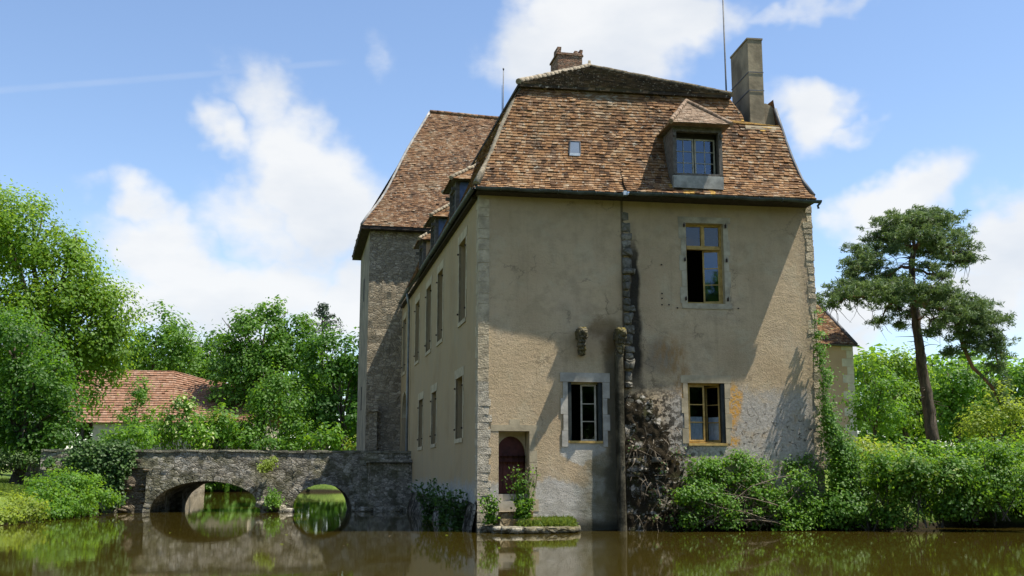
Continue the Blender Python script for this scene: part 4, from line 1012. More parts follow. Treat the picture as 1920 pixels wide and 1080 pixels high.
# chimneys
CF = 29.55
c0 = at(1401, 71, CF); c1 = at(1429, 71, CF); zt = c0[2]; zbm = at(1400, 245, CF)[2]
wv_ = np.linalg.norm(c1-c0); fl0 = c0.copy(); bk = at(1370, 106, CF+1.45); dvec = (bk-c0)*np.array([1, 1, 0])
ex_ = np.array([math.cos(YR), math.sin(YR), 0])*wv_
cm = MB()
cm.box(fl0*np.array([1, 1, 0])+Zv*(zbm-1.0), ex_, dvec, Zv*(zt-zbm+1.0-.05), 0, jit=.006)
cm.box(fl0*np.array([1, 1, 0])+Zv*(zt-.049)-ex_*.05-dvec*.015, ex_*1.1, dvec*1.03, Zv*.05, 0, jit=.004)
# rounded shoulder beside the stack
sh = [PF(*(lambda sz: (sz[0], 1.0, sz[1]))(onw(u_, v_, PF(0, 1.0, 0), YF))) for (u_, v_) in ((1424, 236), (1460, 238), (1459, 222), (1454, 208), (1446, 199), (1436, 194), (1428, 194), (1424, 194))]
bsh = [p-nF*.8 for p in sh]; cm.face(sh); cm.face(bsh[::-1])
for i in range(len(sh)): j = (i+1) % len(sh); cm.face([sh[j], sh[i], bsh[i], bsh[j]])
q0_, q1_ = onw(1396, 238, PF(0, .7, 0), YF), onw(1460, 238, PF(0, .7, 0), YF); cm.grid([[PF(s_, r_, z_) for s_ in np.linspace(q0_[0], q1_[0], 9)] for (r_, z_) in ((.62, q0_[1]-.08), (.64, q0_[1]+.03), (1.05, q0_[1]+.22))])
chim = cm.build('chimney', CEMENT, house)
for v_ in (136, 170):
    z_ = at(1401, v_, CF)[2]; bm = MB(); o_ = fl0*np.array([1, 1, 0])+Zv*z_-ex_*.025-dvec*.012; bm.box(o_, ex_*1.05, dvec*.006, Zv*.03); bm.box(o_, ex_*.02, dvec*1.03, Zv*.03); bm.build('iron_strap', LEAD, chim)
bx = at(1046, 130, 37.5); bx2 = at(1092, 130, 37.7); zt2 = at(1046, 97, 37.5)[2]; bb_ = MB(); exb = (bx2-bx)*np.array([1, 1, 0]); dyb = e2*1.1+exb*-.0
ob = bx*np.array([1, 1, 0]); bb_.box(ob+Zv*(zt2-3.0), exb, dyb, Zv*3.0, 0, jit=.008)
for (t_, w_, h_) in ((-.02, .17, .2), (.70, .12, .10), (.90, .12, .16)): bb_.box(ob+Zv*(zt2+.002)+exb*t_, exb*w_, dyb*.5, Zv*h_, 0, jit=.015)
bb_.box(ob+Zv*(zt2-.10)-exb*.03-dyb*.03, exb*1.06, dyb*1.06, Zv*.07, 0, jit=.02)
bb_.build('chimney', BRICKC, house)

# ------------------------------------------------------------------ masts
m = MB(); p0 = at(1362, 178, 29.9); p1 = at(1354, -40, 29.9); m.tube([p0-Zv*.5, p0, p1], [.028, .026, .02], 8); o = m.build('lightning_mast', LEAD, None, tuple(p0)); tag(o, 'tall thin grey mast fixed beside the cement chimney', 'mast')
m = MB(); pc = at(1372, 169, 29.9); m.tube([p0+Zv*.05, p0+(pc-p0)*1.0+Zv*.05+e2*.3], .014, 6); ob2 = m.build('bracket', LEAD, o); ob2.location = (-p0[0]+0, 0, 0) if False else (0, 0, 0)
m = MB(); q0 = at(943, 212, 34.5); q1 = at(944, 131, 34.5); m.tube([q0-Zv*1.2+eF*.25, q0, q1], [.024, .022, .016], 7); m.tube([q0+eF*-.04, at(941.2, 160, 34.5)], .006, 4); m.tube([q1, q1+Zv*.06], .03, 6); o = m.build('antenna_rod', LEAD, None, tuple(q0)); tag(o, 'short dark rod standing on the moat side roof slope below the brick chimney', 'antenna')

# ------------------------------------------------------------------ tower
TO = A+e2*20.45; sTl, _ = onw(690, 600, TO, YT)     # tower front plane
TW0 = TO+eT*sTl; TWID, TDEP = 8.2, 6.6
_, zTe = onw(700, 432, TO, YT)
tower = empty('stone_tower', tuple(TW0)); tag(tower, 'square rubble stone tower with tall steep tiled roof behind the house', 'tower')
tm = MB()
nT_ = 40; mT = 40
tm.grid([[TW0+eT*(TWID*i/mT)+Zv*(-.8+(zTe+1.0)*j/nT_)+nT*.05*mnoise.noise(Vector((i*.9, j*.9, 2))) for i in range(mT+1)] for j in range(nT_+1)], smooth=False)
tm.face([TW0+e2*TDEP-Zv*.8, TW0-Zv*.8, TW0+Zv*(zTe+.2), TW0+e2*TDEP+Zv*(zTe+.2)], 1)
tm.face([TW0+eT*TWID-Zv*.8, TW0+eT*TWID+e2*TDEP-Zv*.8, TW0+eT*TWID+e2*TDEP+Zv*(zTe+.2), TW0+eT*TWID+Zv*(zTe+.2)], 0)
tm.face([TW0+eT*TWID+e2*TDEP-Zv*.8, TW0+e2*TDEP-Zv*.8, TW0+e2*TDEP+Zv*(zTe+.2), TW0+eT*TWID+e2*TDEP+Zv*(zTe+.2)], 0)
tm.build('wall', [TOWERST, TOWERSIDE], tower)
te = MB(); ovt = .42
cE = [TW0-eT*ovt+nT*ovt, TW0+eT*(TWID+ovt)+nT*ovt, TW0+eT*(TWID+ovt)+e2*(TDEP+ovt), TW0-eT*ovt+e2*(TDEP+ovt)]
te.face([p+Zv*(zTe-.02) for p in cE][::-1]); 
for i in range(4): te.face([cE[i]+Zv*(zTe-.02), cE[(i+1) % 4]+Zv*(zTe-.02), cE[(i+1) % 4]+Zv*(zTe+.12), cE[i]+Zv*(zTe+.12)])
te.build('eaves_board', DARKT, tower)
RT = at(806, 211, 51.0); zTr = RT[2]
RTr = RT+eT*5.2; RTr[2] = zTr-.15
tr_ = MB(); ze = zTe+.12
C0, C1, C2, C3 = [p+Zv*ze for p in cE]
def hipc(p, q, t):                                  # slight bell-cast at the foot
    x = p+(q-p)*t; return x+Zv*(-.42*math.sin(math.pi*min(1, t*1.4))**2*(1-t)*1.2)
nrw = 78
def tl_(k): return hipc(C0, RT, k/nrw)
def trr(k): return hipc(C1, RTr, k/nrw)
tiles(tr_, nrw, tl_, trr, .16, .024, wob=.016)
tr_.grid([[tl_(k)-Zv*.02, trr(k)-Zv*.02] for k in range(0, nrw+1, 6)], smooth=False)
nr2 = 40
tiles(tr_, nr2, lambda k: hipc(C3, RT, k/nr2), lambda k: hipc(C0, RT, k/nr2), .3, .03, wob=.02)
tr_.face([C0, RT, C3][::-1]); tr_.face([C1, C2, RTr]); tr_.face([C2, C3, RT, RTr])
tr_.build('roof', TILE_T, tower)
tg = MB(); ridge_row(tg, RT+Zv*.03, RTr+Zv*.03, .10, .34); tg.build('ridge_tile_row', TILE_T, tower)
tg = MB(); tg.tube([hipc(C0, RT, t_)+Zv*.03 for t_ in np.linspace(0, 1, 14)], .06, 6); tg.build('hip_flashing', simple('grey_hip_mortar', (.30, .29, .27), .9, .3, 5, .5), tower)
pr = MB(); s0, z1 = onw(693, 772, TO+nT*.3, YT); s1, _ = onw(707, 772, TO+nT*.3, YT)
pr.box(TO+eT*s0-Zv*.5+nT*.35, eT*(s1-s0), -nT*.36, Zv*(z1+.5), 0, jit=.01); pr.box(TO+eT*(s0-.06)+Zv*(z1+.002)+nT*.42, eT*(s1-s0+.12), -nT*.42, Zv*.22, 0, jit=.03); pr.build('pier', TOWERST, tower)
# narrow slit on the tower's side
for z_ in (9.6, 4.4): sm_ = MB(); sm_.box(TW0+e2*3.2+Zv*z_-eT*.012, e2*.5, eT*.02, Zv*1.1); sm_.build('slit_window', INSIDE, tower)

# ------------------------------------------------------------------ bridge
BX = -eT                                           # along the bridge, away from the house
def bx_of(u): return -onw(u, 900, Pb, YT)[0]
x1a, x1b, x2a, x2b = bx_of(490), bx_of(284), bx_of(661), bx_of(549)   # arch 1 (large), arch 2 (by the house)
x2a, x2b = bx_of(661), bx_of(549)
xAb, xEnd, xBank = bx_of(274), bx_of(222), bx_of(72)
ztop = 2.26; WB = 3.9
def intrados(x, sk=0.0):
    z = -.7
    for (a_, b_, cr) in ((x2a, x2b, 1.04), (x1a, x1b-sk, 1.17)):
        if a_ < x < b_:
            t_ = (x-(a_+b_)/2)/((b_-a_)/2); z = max(z, cr*math.sqrt(max(0, 1-abs(t_)**2.2))+(.10*mnoise.noise(Vector((x*3, 0, 9))) if x > x1a else .03*mnoise.noise(Vector((x*4, 0, 2)))))
    return z
def nz3(p, s=1.0, a=1.0): return a*mnoise.noise(Vector((p[0]*s, p[1]*s, p[2]*s)))
bridge = empty('stone_bridge', tuple(Pb)); tag(bridge, 'mossy rubble stone bridge with two arches crossing the moat to the house', 'bridge')
bm = MB(); xsb = sorted(set(list(np.arange(-.25, xAb, .11))+[xAb]+[a_+d_ for a_ in (x1a, x2a) for d_ in (-.004, .004)]+[a_+d_ for a_ in (x1b, x2b) for d_ in (-.004, .004)])); nz_ = 22
def bpt(x, z, d):
    p = Pb+BX*x+e2*d+Zv*z; k = nz3(p, 2.2, .02)+nz3(p, 6, .028)
    return p-e2*k+Zv*nz3(p+7, 4, .025)
front = [[bpt(x, intrados(x)+(ztop-intrados(x))*j/nz_, 0) for x in xsb] for j in range(nz_+1)]
bm.grid(front)
back_ = [[Pb+BX*x+e2*WB+Zv*(intrados(x, .9)+(ztop-intrados(x, .9))*j/4) for x in xsb] for j in range(5)]; bm.grid(back_)
bm.grid([[front[0][i] for i in range(len(xsb))], [Pb+BX*x+e2*WB*.5+Zv*(intrados(x, .45)) for x in xsb], back_[0]], smooth=False)
bm.grid([front[-1], [p+e2*.45 for p in front[-1]]], smooth=False)
bm.grid([[p+e2*.45 for p in front[-1]], [p+e2*.45-Zv*.85 for p in front[-1]], [p+e2*(WB-.4)-Zv*.85 for p in front[-1]], [p+e2*(WB-.4) for p in front[-1]], [p+e2*WB for p in front[-1]]], smooth=False)
bm.build('bridge_body', BRIDGE, bridge)
# voussoir ring of the arch by the house, and of the big one
for (a_, b_, cr, nst) in ((x2a, x2b, 1.04, 17), (x1a, x1b, 1.17, 26)):
    vs = MB()
    for i in range(nst):
        t0, t1 = math.pi*(i+.05)/nst, math.pi*(i+.95)/nst; pts = []
        if a_ == x1a and i < 5: continue
        for t_, o_ in ((t0, 0), (t1, 0), (t1, .26), (t0, .26)):
            pts.append((( a_+b_)/2-((b_-a_)/2+o_)*math.cos(t_), (cr+o_)*abs(math.sin(t_))**.92))
        f_ = [Pb+BX*x+Zv*z-e2*(.055+random.uniform(0, .02)) for (x, z) in pts]; bk_ = [p+e2*.4 for p in f_]
        vs.face(f_, 0, None, random.random())
        for k in range(4): vs.face([f_[(k+1) % 4], f_[k], bk_[k], bk_[(k+1) % 4]], 0)
    vs.build('arch_ring', BRIDGE, bridge)
cp = MB(); x = -.2
while x < xBank:
    L_ = random.uniform(.5, .95); p = Pb+BX*x-e2*.035+Zv*(ztop+random.uniform(-.012, .012)); cp.box(p, BX*(min(L_, xBank-x)-.015), e2*.6, Zv*.085, 0, jit=.014); x += L_
cp.build('coping', simple('mossy_coping', (.20, .19, .14), .95, .5, 4, .9, dist=.05), bridge)
ab = MB()
def apt(x, z): 
    p = Pb+BX*x+Zv*z; return p+e2*(.16-.3*max(0, nz3(p, 1.3))-nz3(p, 4.5, .08))
ab.grid([[apt(x, z) for x in np.arange(xAb-.1, xEnd+.01, .09)] for z in np.linspace(-.6, 1.95, 30)])
ab.face([Pb+BX*xEnd+e2*.3-Zv*.6, Pb+BX*xEnd+e2*WB-Zv*.6, Pb+BX*xEnd+e2*WB+Zv*1.95, Pb+BX*xEnd+e2*.3+Zv*1.95])
for _ in range(9):
    x, z = random.uniform(xAb, xEnd), random.uniform(-.1, 1.8); ab.stone(apt(x, z), (random.uniform(.15, .4), .22, random.uniform(.08, .16)), BX)
ab.build('abutment', BRICK_OLD, bridge)
pw = MB(); xp = list(np.arange(xAb-.05, xBank+.01, .12))
pw.grid([[bpt(x, z+.04*math.sin(x*5) if z < 1.8 else z, .0) for x in xp] for z in np.linspace(1.62, ztop, 8)])
xq = list(np.arange(xEnd-.02, xBank+.01, .2)); pw.grid([[bpt(x, z, .04) for x in xq] for z in np.linspace(.0, 1.7, 8)])
pw.grid([[bpt(x, ztop, 0) for x in xp], [bpt(x, ztop, 0)+e2*.5 for x in xp], [bpt(x, ztop, 0)+e2*.5-Zv*1.2 for x in xp]], smooth=False)
pw.build('approach_parapet', BRIDGE, bridge)
for grp_ in (0, 1):
    pr = MB()                                        # cutwater stub between the arches and square block by the house
    for k in (range(26) if grp_ == 0 else range(26, 44)):
        x = random.uniform(x2b+.05, x1a-.05) if k < 26 else random.uniform(-.2, x2a-.35); z = random.uniform(-.2, .35) if k < 26 else random.uniform(-.2, .1)
        pr.stone(Pb+BX*x-e2*random.uniform(.05, .4)+Zv*z, (random.uniform(.3, .6), .4, random.uniform(.18, .3)), BX)
    if grp_: bxs = bx_of(690); pr.box(Pb+BX*-.3-e2*.45-Zv*.5, BX*(bxs+.3), e2*.5, Zv*2.35, 0, jit=.03); pr.box(Pb+BX*-.3-e2*.6+Zv*1.86, BX*(bxs+.4), e2*.62, Zv*.12, 0, jit=.03)
    pr.build('pier_footing', BRIDGE, bridge)
# retaining wall of the far moat bank seen through the big arch
rw = MB(); L_ = 38
rw.grid([[BANK0+e2*(6+L_*i/80)+np.array([e2[1], -e2[0], 0])*(.35+.1*mnoise.noise(Vector((i*.3, z*2, 1))))+Zv*(z+.05*mnoise.noise(Vector((i*.4, 3, z)))) for i in range(81)] for z in np.linspace(-.8, 1.25, 10)])
rw.grid([[BANK0+e2*(6+L_*i/80)+np.array([e2[1], -e2[0], 0])*(.35-.5*k)+Zv*1.25 for i in range(81)] for k in (0, 1)], smooth=False)
o = rw.build('retaining_wall', TOWERST, None, tuple(BANK0)); tag(o, 'sunlit stone retaining wall along the moat seen through the big arch', 'wall')

# ------------------------------------------------------------------ landing stage, steps
ls = MB(); s0, _ = onw(926, 1000, A+nL*.9, YL); s1, _ = onw(1092, 1000, A+nL*.9, YL); n_ = 40
def lp(t_, d): return A+eL*(s0+(s1-s0)*t_)+nL*d
out_ = [lp(i/n_, 1.02-.75*abs(i/n_*2-1)**5+.06*mnoise.noise(Vector((i*.35, 0, 0)))-.10*i/n_) for i in range(n_+1)]
inn = [lp(i/n_, -.05) for i in range(n_+1)]
lz = lambda i: .16+.022*mnoise.noise(Vector((i*.7, 1, 0)))
ls.grid([[p-Zv*.5 for p in out_], [p-Zv*.02 for p in out_], [out_[i]+Zv*(lz(i)*.55)+nL*.035 for i in range(n_+1)], [out_[i]+Zv*lz(i) for i in range(n_+1)], [out_[i]+Zv*(lz(i)+.01)-nL*.2 for i in range(n_+1)], [p+Zv*.2 for p in inn]], smooth=False)
for i in range(0, n_, 3): 
    ls.stone(out_[i]+Zv*.085-nL*.09, (random.uniform(.28, .46), .36, .17), eL); 
landing = ls.build('stone_landing', rubble('landing_stone', [(.22, .20, .15), (.38, .35, .27), (.46, .42, .33)], (.10, .09, .06), 2.5, 1, .5, .9, (.10, .085, .03), .4), None, tuple(lp(.4, .4)*np.array([1, 1, 0]))); tag(landing, 'low moss edged stone landing at water level outside the dark door', 'landing')
st = MB(); a, b = hd[0], hd[1]
st.box(A+eL*(a-.06)+nL*.62+Zv*.16, eL*(b-a+.24), -nL*.62, Zv*.17, 0, jit=.018)
st.box(A+eL*(a+.0)+nL*.34+Zv*.33, eL*(b-a+.02), -nL*.34, Zv*.165, 0, jit=.02)
st.box(A+eL*(a-.1)+nL*.60-Zv*.3, eL*(b-a+.30), -nL*.5, Zv*.455, 0, jit=.01)
st.build('step', rubble('ochre_mossy_step', [(.20, .15, .08), (.34, .26, .14), (.40, .34, .22)], (.10, .08, .05), 3, 1, .7, .9, (.22, .12, .02), .25), landing)
# turf on the landing
rg_ = np.random.default_rng(5); n = 9000; t_ = rg_.uniform(.30, .95, n); d_ = rg_.uniform(.03, .86, n)*(1-.5*np.abs(t_*2-1)**5)
P = np.array([lp(a_, b_) for a_, b_ in zip(t_, d_)]); P[:, 2] = .175+.05*rg_.random(n)+.07*np.clip(1-d_/.8, 0, 1)*(.4+rg_.random(n)); kp = np.array([mnoise.noise(Vector((a_*9, b_*5, 0))) > -.25 for a_, b_ in zip(t_, d_)]); P = P[kp]; n = len(P); 
o = leaf_mesh('landing_grass', P, np.c_[rg_.normal(size=n), rg_.normal(size=n), rg_.normal(size=n)*.2], .042*rg_.uniform(.4, 1.7, n), L_GRASS, None, tuple(P[0]), stretch=4.6, rng=rg_); tag(o, 'bright short turf growing on the stone landing', 'grass', None, 'stuff')

# ------------------------------------------------------------------ outbuilding beyond the house
OY = 52.0; oc = at(1601, 700, OY); ob_ = empty('pavilion', (oc[0], oc[1], .8)); tag(ob_, 'beige rendered pavilion with hipped brown tile roof and pale quoins beside the pine', 'pavilion')
ze_ = at(1601, 650, OY)[2]; W_, D_ = 8.0, 8.0; O_ = np.array([oc[0], oc[1], 0]); m = MB(); pts = [O_-eT*W_, O_, O_+e2*D_, O_-eT*W_+e2*D_]
for i in range(4):
    p, q = pts[i], pts[(i+1) % 4]; m.face([p+Zv*.3, q+Zv*.3, q+Zv*(ze_+.1), p+Zv*(ze_+.1)])
m.build('wall', BEIGE, ob_)
m = MB(); z = .6; i = 0
while z < ze_-.1:
    wq = .62 if i % 2 else .36; m.box(O_+Zv*z+nT*.012+eT*.012, -eT*wq, -nT*.3, Zv*.385); z += .40; i += 1
m.build('corner_quoin', simple('pale_quoin', (.62, .56, .45), .9, .15, 2, .3), ob_)
ov = .14; cE2 = [O_-eT*(W_+ov)+nT*ov, O_+eT*ov+nT*ov, O_+eT*ov+e2*(D_+ov), O_-eT*(W_+ov)+e2*(D_+ov)]; cE2 = [p+Zv*(ze_+.06) for p in cE2]
ap2 = at(1511, 545, OY+D_/2+.2); ap2b = ap2-eT*.3; m = MB()
tiles(m, 44, lambda k: cE2[0]+(ap2b-cE2[0])*k/44*.99, lambda k: cE2[1]+(ap2-cE2[1])*k/44*.99, .2, .03, wob=.015)
m.face([cE2[0], cE2[1], ap2, ap2b]); m.face([cE2[1], cE2[2], ap2]); m.face([cE2[2], cE2[3], ap2b, ap2]); m.face([cE2[3], cE2[0], ap2b]); m.face(cE2[::-1])
rp = m.build('roof', TILE, ob_)
m = MB(); m.tube([cE2[1]+Zv*.03, ap2+Zv*.03], .09, 6); m.build('hip_flashing', LEAD, rp)
m = gutter(cE2[0]+nT*.05, cE2[1]+nT*.05+eT*.1, .07); m.build('gutter', LEAD, ob_)

# ------------------------------------------------------------------ barn on the far bank
BY = 92.0; b0 = at(118, 793, BY); b1 = at(470, 793, BY+1.5); r0 = at(148, 694, BY+5.5); r1 = at(345, 697, BY+6.5); r2 = at(420, 722, BY+7.2)
barn = empty('barn', (b0[0]+2, BY+2, 1.6)); tag(barn, 'low barn with red tiled roof half hidden by bushes beyond the bridge', 'barn')
m = MB(); nrw2 = 22
def rid(t_): return np.array([np.interp(t_, [0, .66, .80, 1], [r0[0], r1[0], r2[0], b1[0]+1]), np.interp(t_, [0, 1], [r0[1], r2[1]+1]), np.interp(t_, [0, .62, .78, 1], [r0[2], r1[2], r2[2]+.1, r2[2]-.35])])
def eav(t_): return b0+(b1-b0)*t_
for sg in range(12):
    ta, tb = sg/12, (sg+1)/12
    tiles(m, nrw2, lambda k: eav(ta)+(rid(ta)-eav(ta))*k/nrw2, lambda k: eav(tb)+(rid(tb)-eav(tb))*k/nrw2, .30, .07, wob=.03, lap=.25)
    m.face([eav(ta)-Zv*.02, eav(tb)-Zv*.02, rid(tb)-Zv*.02, rid(ta)-Zv*.02])
    ea2, eb2 = eav(ta)+np.array([0, 13, 0]), eav(tb)+np.array([0, 13, 0]); m.face([eb2, ea2, rid(ta), rid(tb)])
m.face([eav(0), rid(0), eav(0)+np.array([0, 13, 0])])
rp = m.build('roof', TILE_B, barn)
m = MB()
for sg in range(12): ridge_row(m, rid(sg/12)+Zv*.03, rid((sg+1)/12)+Zv*.03, .09, .4)
m.build('ridge_tile_row', TILE_B, rp)
wl0, wl1 = at(172, 830, BY+.6), at(470, 830, BY+1.8); m = MB(); zt_ = b0[2]+.05
for p, q in ((wl0, wl1), (wl1, wl1+np.array([0, 11, 0])), (wl1+np.array([0, 11, 0]), wl0+np.array([0, 11, 0])), (wl0+np.array([0, 11, 0]), wl0)):
    p, q = p*np.array([1, 1, 0]), q*np.array([1, 1, 0]); m.face([p+Zv*.5, q+Zv*.5, q+Zv*zt_, p+Zv*zt_])
m.build('wall', BARNW, barn)
m = MB(); o_ = at(150, 830, BY+.5)*np.array([1, 1, 0]); m.box(o_+Zv*.5, np.array([.22, 0, 0]), np.array([0, .22, 0]), Zv*(zt_-.55)); m.build('post', DARKT, barn)

# ------------------------------------------------------------------ trees and shrubs beyond the moat (left bank)
G1 = 'trees beyond the moat'
def gb(u, Y, v=840): p = at(u, v, Y); return (p[0], p[1], gz(p[0], p[1]))
tree('lime_tree', 'tallest bright green tree with a broad rounded crown at the frame edge', 'tree', gb(70, 56), [(25, 450, 100, 95), (110, 530, 95, 90), (160, 610, 80, 100), (55, 620, 120, 110), (-5, 400, 60, 52), (70, 420, 50, 45), (135, 470, 45, 40), (200, 560, 42, 50), (205, 660, 40, 60), (-80, 480, 110, 130), (-60, 650, 120, 140), (120, 700, 90, 70)], 56, L_LIME, .20, 1.6, 44, .95, .42, G1)
tree('walnut_tree', 'dark leafy tree with deep shade gaps hanging over the lawn beside the barn', 'tree', gb(30, 44), [(30, 650, 75, 70), (75, 700, 60, 60), (10, 730, 80, 70), (95, 790, 45, 45), (40, 800, 80, 45), (-50, 700, 90, 110), (100, 740, 40, 40), (110, 825, 35, 22), (30, 838, 50, 24), (75, 842, 40, 18), (120, 770, 26, 30)], 44, [L_DARK, L_MID], .165, 1.7, 46, .75, .3, G1, depth=.5)
tree('round_tree', 'round mid green tree rising just behind the barn ridge', 'tree', gb(305, 104), [(300, 622, 48, 48), (330, 660, 45, 45), (278, 665, 40, 50), (318, 690, 60, 35)], 104, L_MID, .36, .9, 26, 1.15, .3, G1)
tree('feathery_tree', 'small dark tree between the round tree and the ash', 'tree', gb(368, 108), [(352, 660, 22, 30), (372, 690, 34, 36), (398, 655, 20, 38), (395, 705, 40, 36)], 108, L_DARK, .36, .9, 22, 1.1, .25, G1)
tree('ash_tree', 'tall spreading ash with feathery top in the middle of the far bank', 'tree', gb(490, 97), [(512, 592, 34, 30), (455, 615, 42, 34), (490, 640, 66, 45), (548, 650, 48, 46), (440, 670, 45, 45), (520, 710, 80, 62), (450, 730, 60, 55), (575, 720, 42, 60), (560, 610, 24, 24), (425, 612, 14, 26)], 97, L_MID, .34, 1.0, 26, 1.0, .35, G1, flat=.55)
tree('maple_tree', 'dense dark maple standing against the stone tower', 'tree', gb(640, 93), [(648, 650, 42, 36), (610, 675, 40, 44), (668, 700, 45, 60), (622, 730, 52, 55), (650, 770, 52, 50), (604, 780, 36, 44), (692, 760, 40, 70), (688, 650, 36, 30)], 93, L_DARK, .36, .9, 32, 1.05, .3, G1)
# sparse conifer behind
root = empty('conifer_tree', gb(606, 114)); tag(root, 'thin dark conifer whose bare top shows above the maple', 'tree', G1)
tb = MB(); bs = np.array(gb(606, 114)); top = at(604, 570, 114); tb.tube([bs-Zv*.3, bs+(top-bs)*.5, top], [.3, .2, .03], 7); Ps, Ns = [], []
for k in range(64):
    t_ = random.uniform(.5, .99) if k < 24 else random.uniform(.8, .99); L_ = (1-t_)*13+.3; an = random.uniform(0, 6.28); p = bs+(top-bs)*t_; q = p+np.array([math.cos(an)*L_, math.sin(an)*L_, .12*L_+.15]); tb.tube([p, (p+q)/2-Zv*.05*L_, q], [.04, .03, .01], 4, cap=False)
    for _ in range(20): s_ = random.uniform(.3, 1.05); c_ = p+(q-p)*s_; Ps.append(c_+np.array([random.gauss(0, .15), random.gauss(0, .15), random.gauss(-.08, .12)])); Ns.append([random.gauss(0, 1), random.gauss(0, 1), random.gauss(.5, .6)])
leaf_mesh('crown', np.array(Ps), np.array(Ns), .15, L_SPRUCE, root, tuple(bs), stretch=2.2); tb.build('trunk', BARK, root)
tree('birch_clump', 'slender pale stemmed young trees in front of the maple and ash', 'tree', gb(515, 90.5), [(520, 715, 40, 38), (495, 755, 38, 50), (545, 760, 42, 50), (520, 800, 60, 38), (560, 815, 40, 28), (470, 790, 26, 36)], 90.5, L_MID, .26, .75, 24, .95, .07, G1, BARKL, 4, depth=.8)
tree('sapling', 'young upright tree growing in front of the red barn roof', 'tree', gb(252, 72), [(262, 728, 16, 30), (252, 765, 30, 32), (240, 800, 34, 28), (275, 770, 18, 22)], 72, L_MID, .2, 1.6, 22, .55, .06, G1)
GS = 'bushes behind the bridge parapet'
shrub('elder_bush', 'rounded elder bush dotted with creamy flower heads before the barn', 'bush', [(335, 785, 42, 34), (310, 815, 38, 28), (365, 815, 38, 30), (340, 760, 24, 18)], 74, [L_BANK, L_FLOW], .18, 1.9, 26, .65, GS)
shrub('low_bush', 'low spreading green bush beside the barn wall', 'bush', [(215, 825, 45, 20), (255, 822, 42, 26), (190, 835, 30, 14)], 62, L_BANK, .16, 2.6, 22, .45, GS)
shrub('barn_bush', 'bright rounded bush hiding the barn wall beside the elder', 'bush', [(290, 815, 40, 30), (410, 800, 38, 34), (450, 815, 34, 28), (385, 820, 30, 24)], 88.5, L_BANK, .22, 1.5, 26, .8, GS)
shrub('box_bush', 'dark tight bush between the elder and the yellowish shrub', 'bush', [(398, 825, 30, 22), (375, 838, 30, 14)], 89, L_IVY, .19, 1.7, 24, .65, GS)
shrub('yellow_shrub', 'yellow green ragged shrub in front of the birch stems', 'bush', [(432, 822, 36, 26), (460, 832, 28, 16), (410, 790, 22, 26)], 90, L_YEL, .2, 1.3, 20, .8, GS)
shrub('hazel_bush', 'leafy light green bush at the foot of the maple', 'bush', [(612, 818, 34, 22), (580, 830, 32, 16), (640, 828, 26, 18)], 89, L_BANK, .22, 1.3, 24, .8, GS)
shrub('nettle_patch', 'pale nettle patch next to the tower pier', 'bush', [(660, 838, 22, 12), (672, 832, 12, 16)], 89, L_YEL, .2, 1.3, 20, .7, GS)  # patch of nettles, not a shrub
shrub('bramble_bush', 'broad bush filling the gap below the ash tree', 'bush', [(500, 835, 50, 18), (545, 838, 40, 16)], 89.5, L_MID, .2, 1.3, 20, .75, GS)
# woodland behind as one mass
def woodland(name, label, us, Y, vt, mat, vb=850, step=46):
    lob = []
    for u in np.arange(us[0], us[1], step):
        v0 = vt(u); y = Y+random.uniform(-4, 8)
        lob += px_lobes([(u+random.uniform(-12, 12), v0+38, 40, 42), (u+random.uniform(-16, 16), v0+95, 44, 52), (u, (v0+95+vb)/2+20, 46, 60)], y)
    P, N = clumps(lob, .55, 22, 1.3, depth=.45)
    o = leaf_mesh(name, P, N, .46*RNG.uniform(.6, 1.3, len(P)), [mat], None, tuple(P[0])); tag(o, label, 'woodland', None, 'stuff')
woodland('woodland', 'dense green woodland closing the view behind the barn and far bank trees', (-140, 720), 126, lambda u: 668+18*math.sin(u*.021)+10*math.sin(u*.07), L_MID)
woodland('woodland', 'distant green wood behind the pine and pavilion', (1560, 2500), 92, lambda u: 672+14*math.sin(u*.03), L_MID)
lob = []  # unseen trees added behind the camera for dark pane reflections and less sky fill
for x_ in np.arange(-60, 62, 5.5): lob += [(x_+random.uniform(-2, 2), -34+random.uniform(-4, 4), z_, 4.6, 4, 4.2) for z_ in (4, 9.5, 13+random.uniform(-2, 2))]
P, N = clumps(lob, .35, 20, 1.6, depth=.4); o = leaf_mesh('woodland', P, N, .75*RNG.uniform(.6, 1.3, len(P)), [L_DARK], None, tuple(P[0])); tag(o, 'unseen wood added behind the camera to darken window reflections and ambient light', 'woodland', None, 'stuff')
# far end of the moat: reeds and low bushes by the water
fb = []
for x_ in np.arange(-40, -4, 1.7): fb.append((x_+random.uniform(-.5, .5), (87.9 if x_ < -19.5 else 92.5)+random.uniform(-.4, 1.5), .7+random.uniform(-.1, .4), 1.4, 1.3, 1.1+random.uniform(0, .8)))
shrub('waterside_bushes', 'green bushes lining the far end of the moat beyond the arches', 'bushes', None, 0, L_BANK, .35, 1.6, 20, .9, None, lobes3=fb, stems=1, zmin=.05)
tag(bpy.data.objects['waterside_bushes'], kind='stuff')

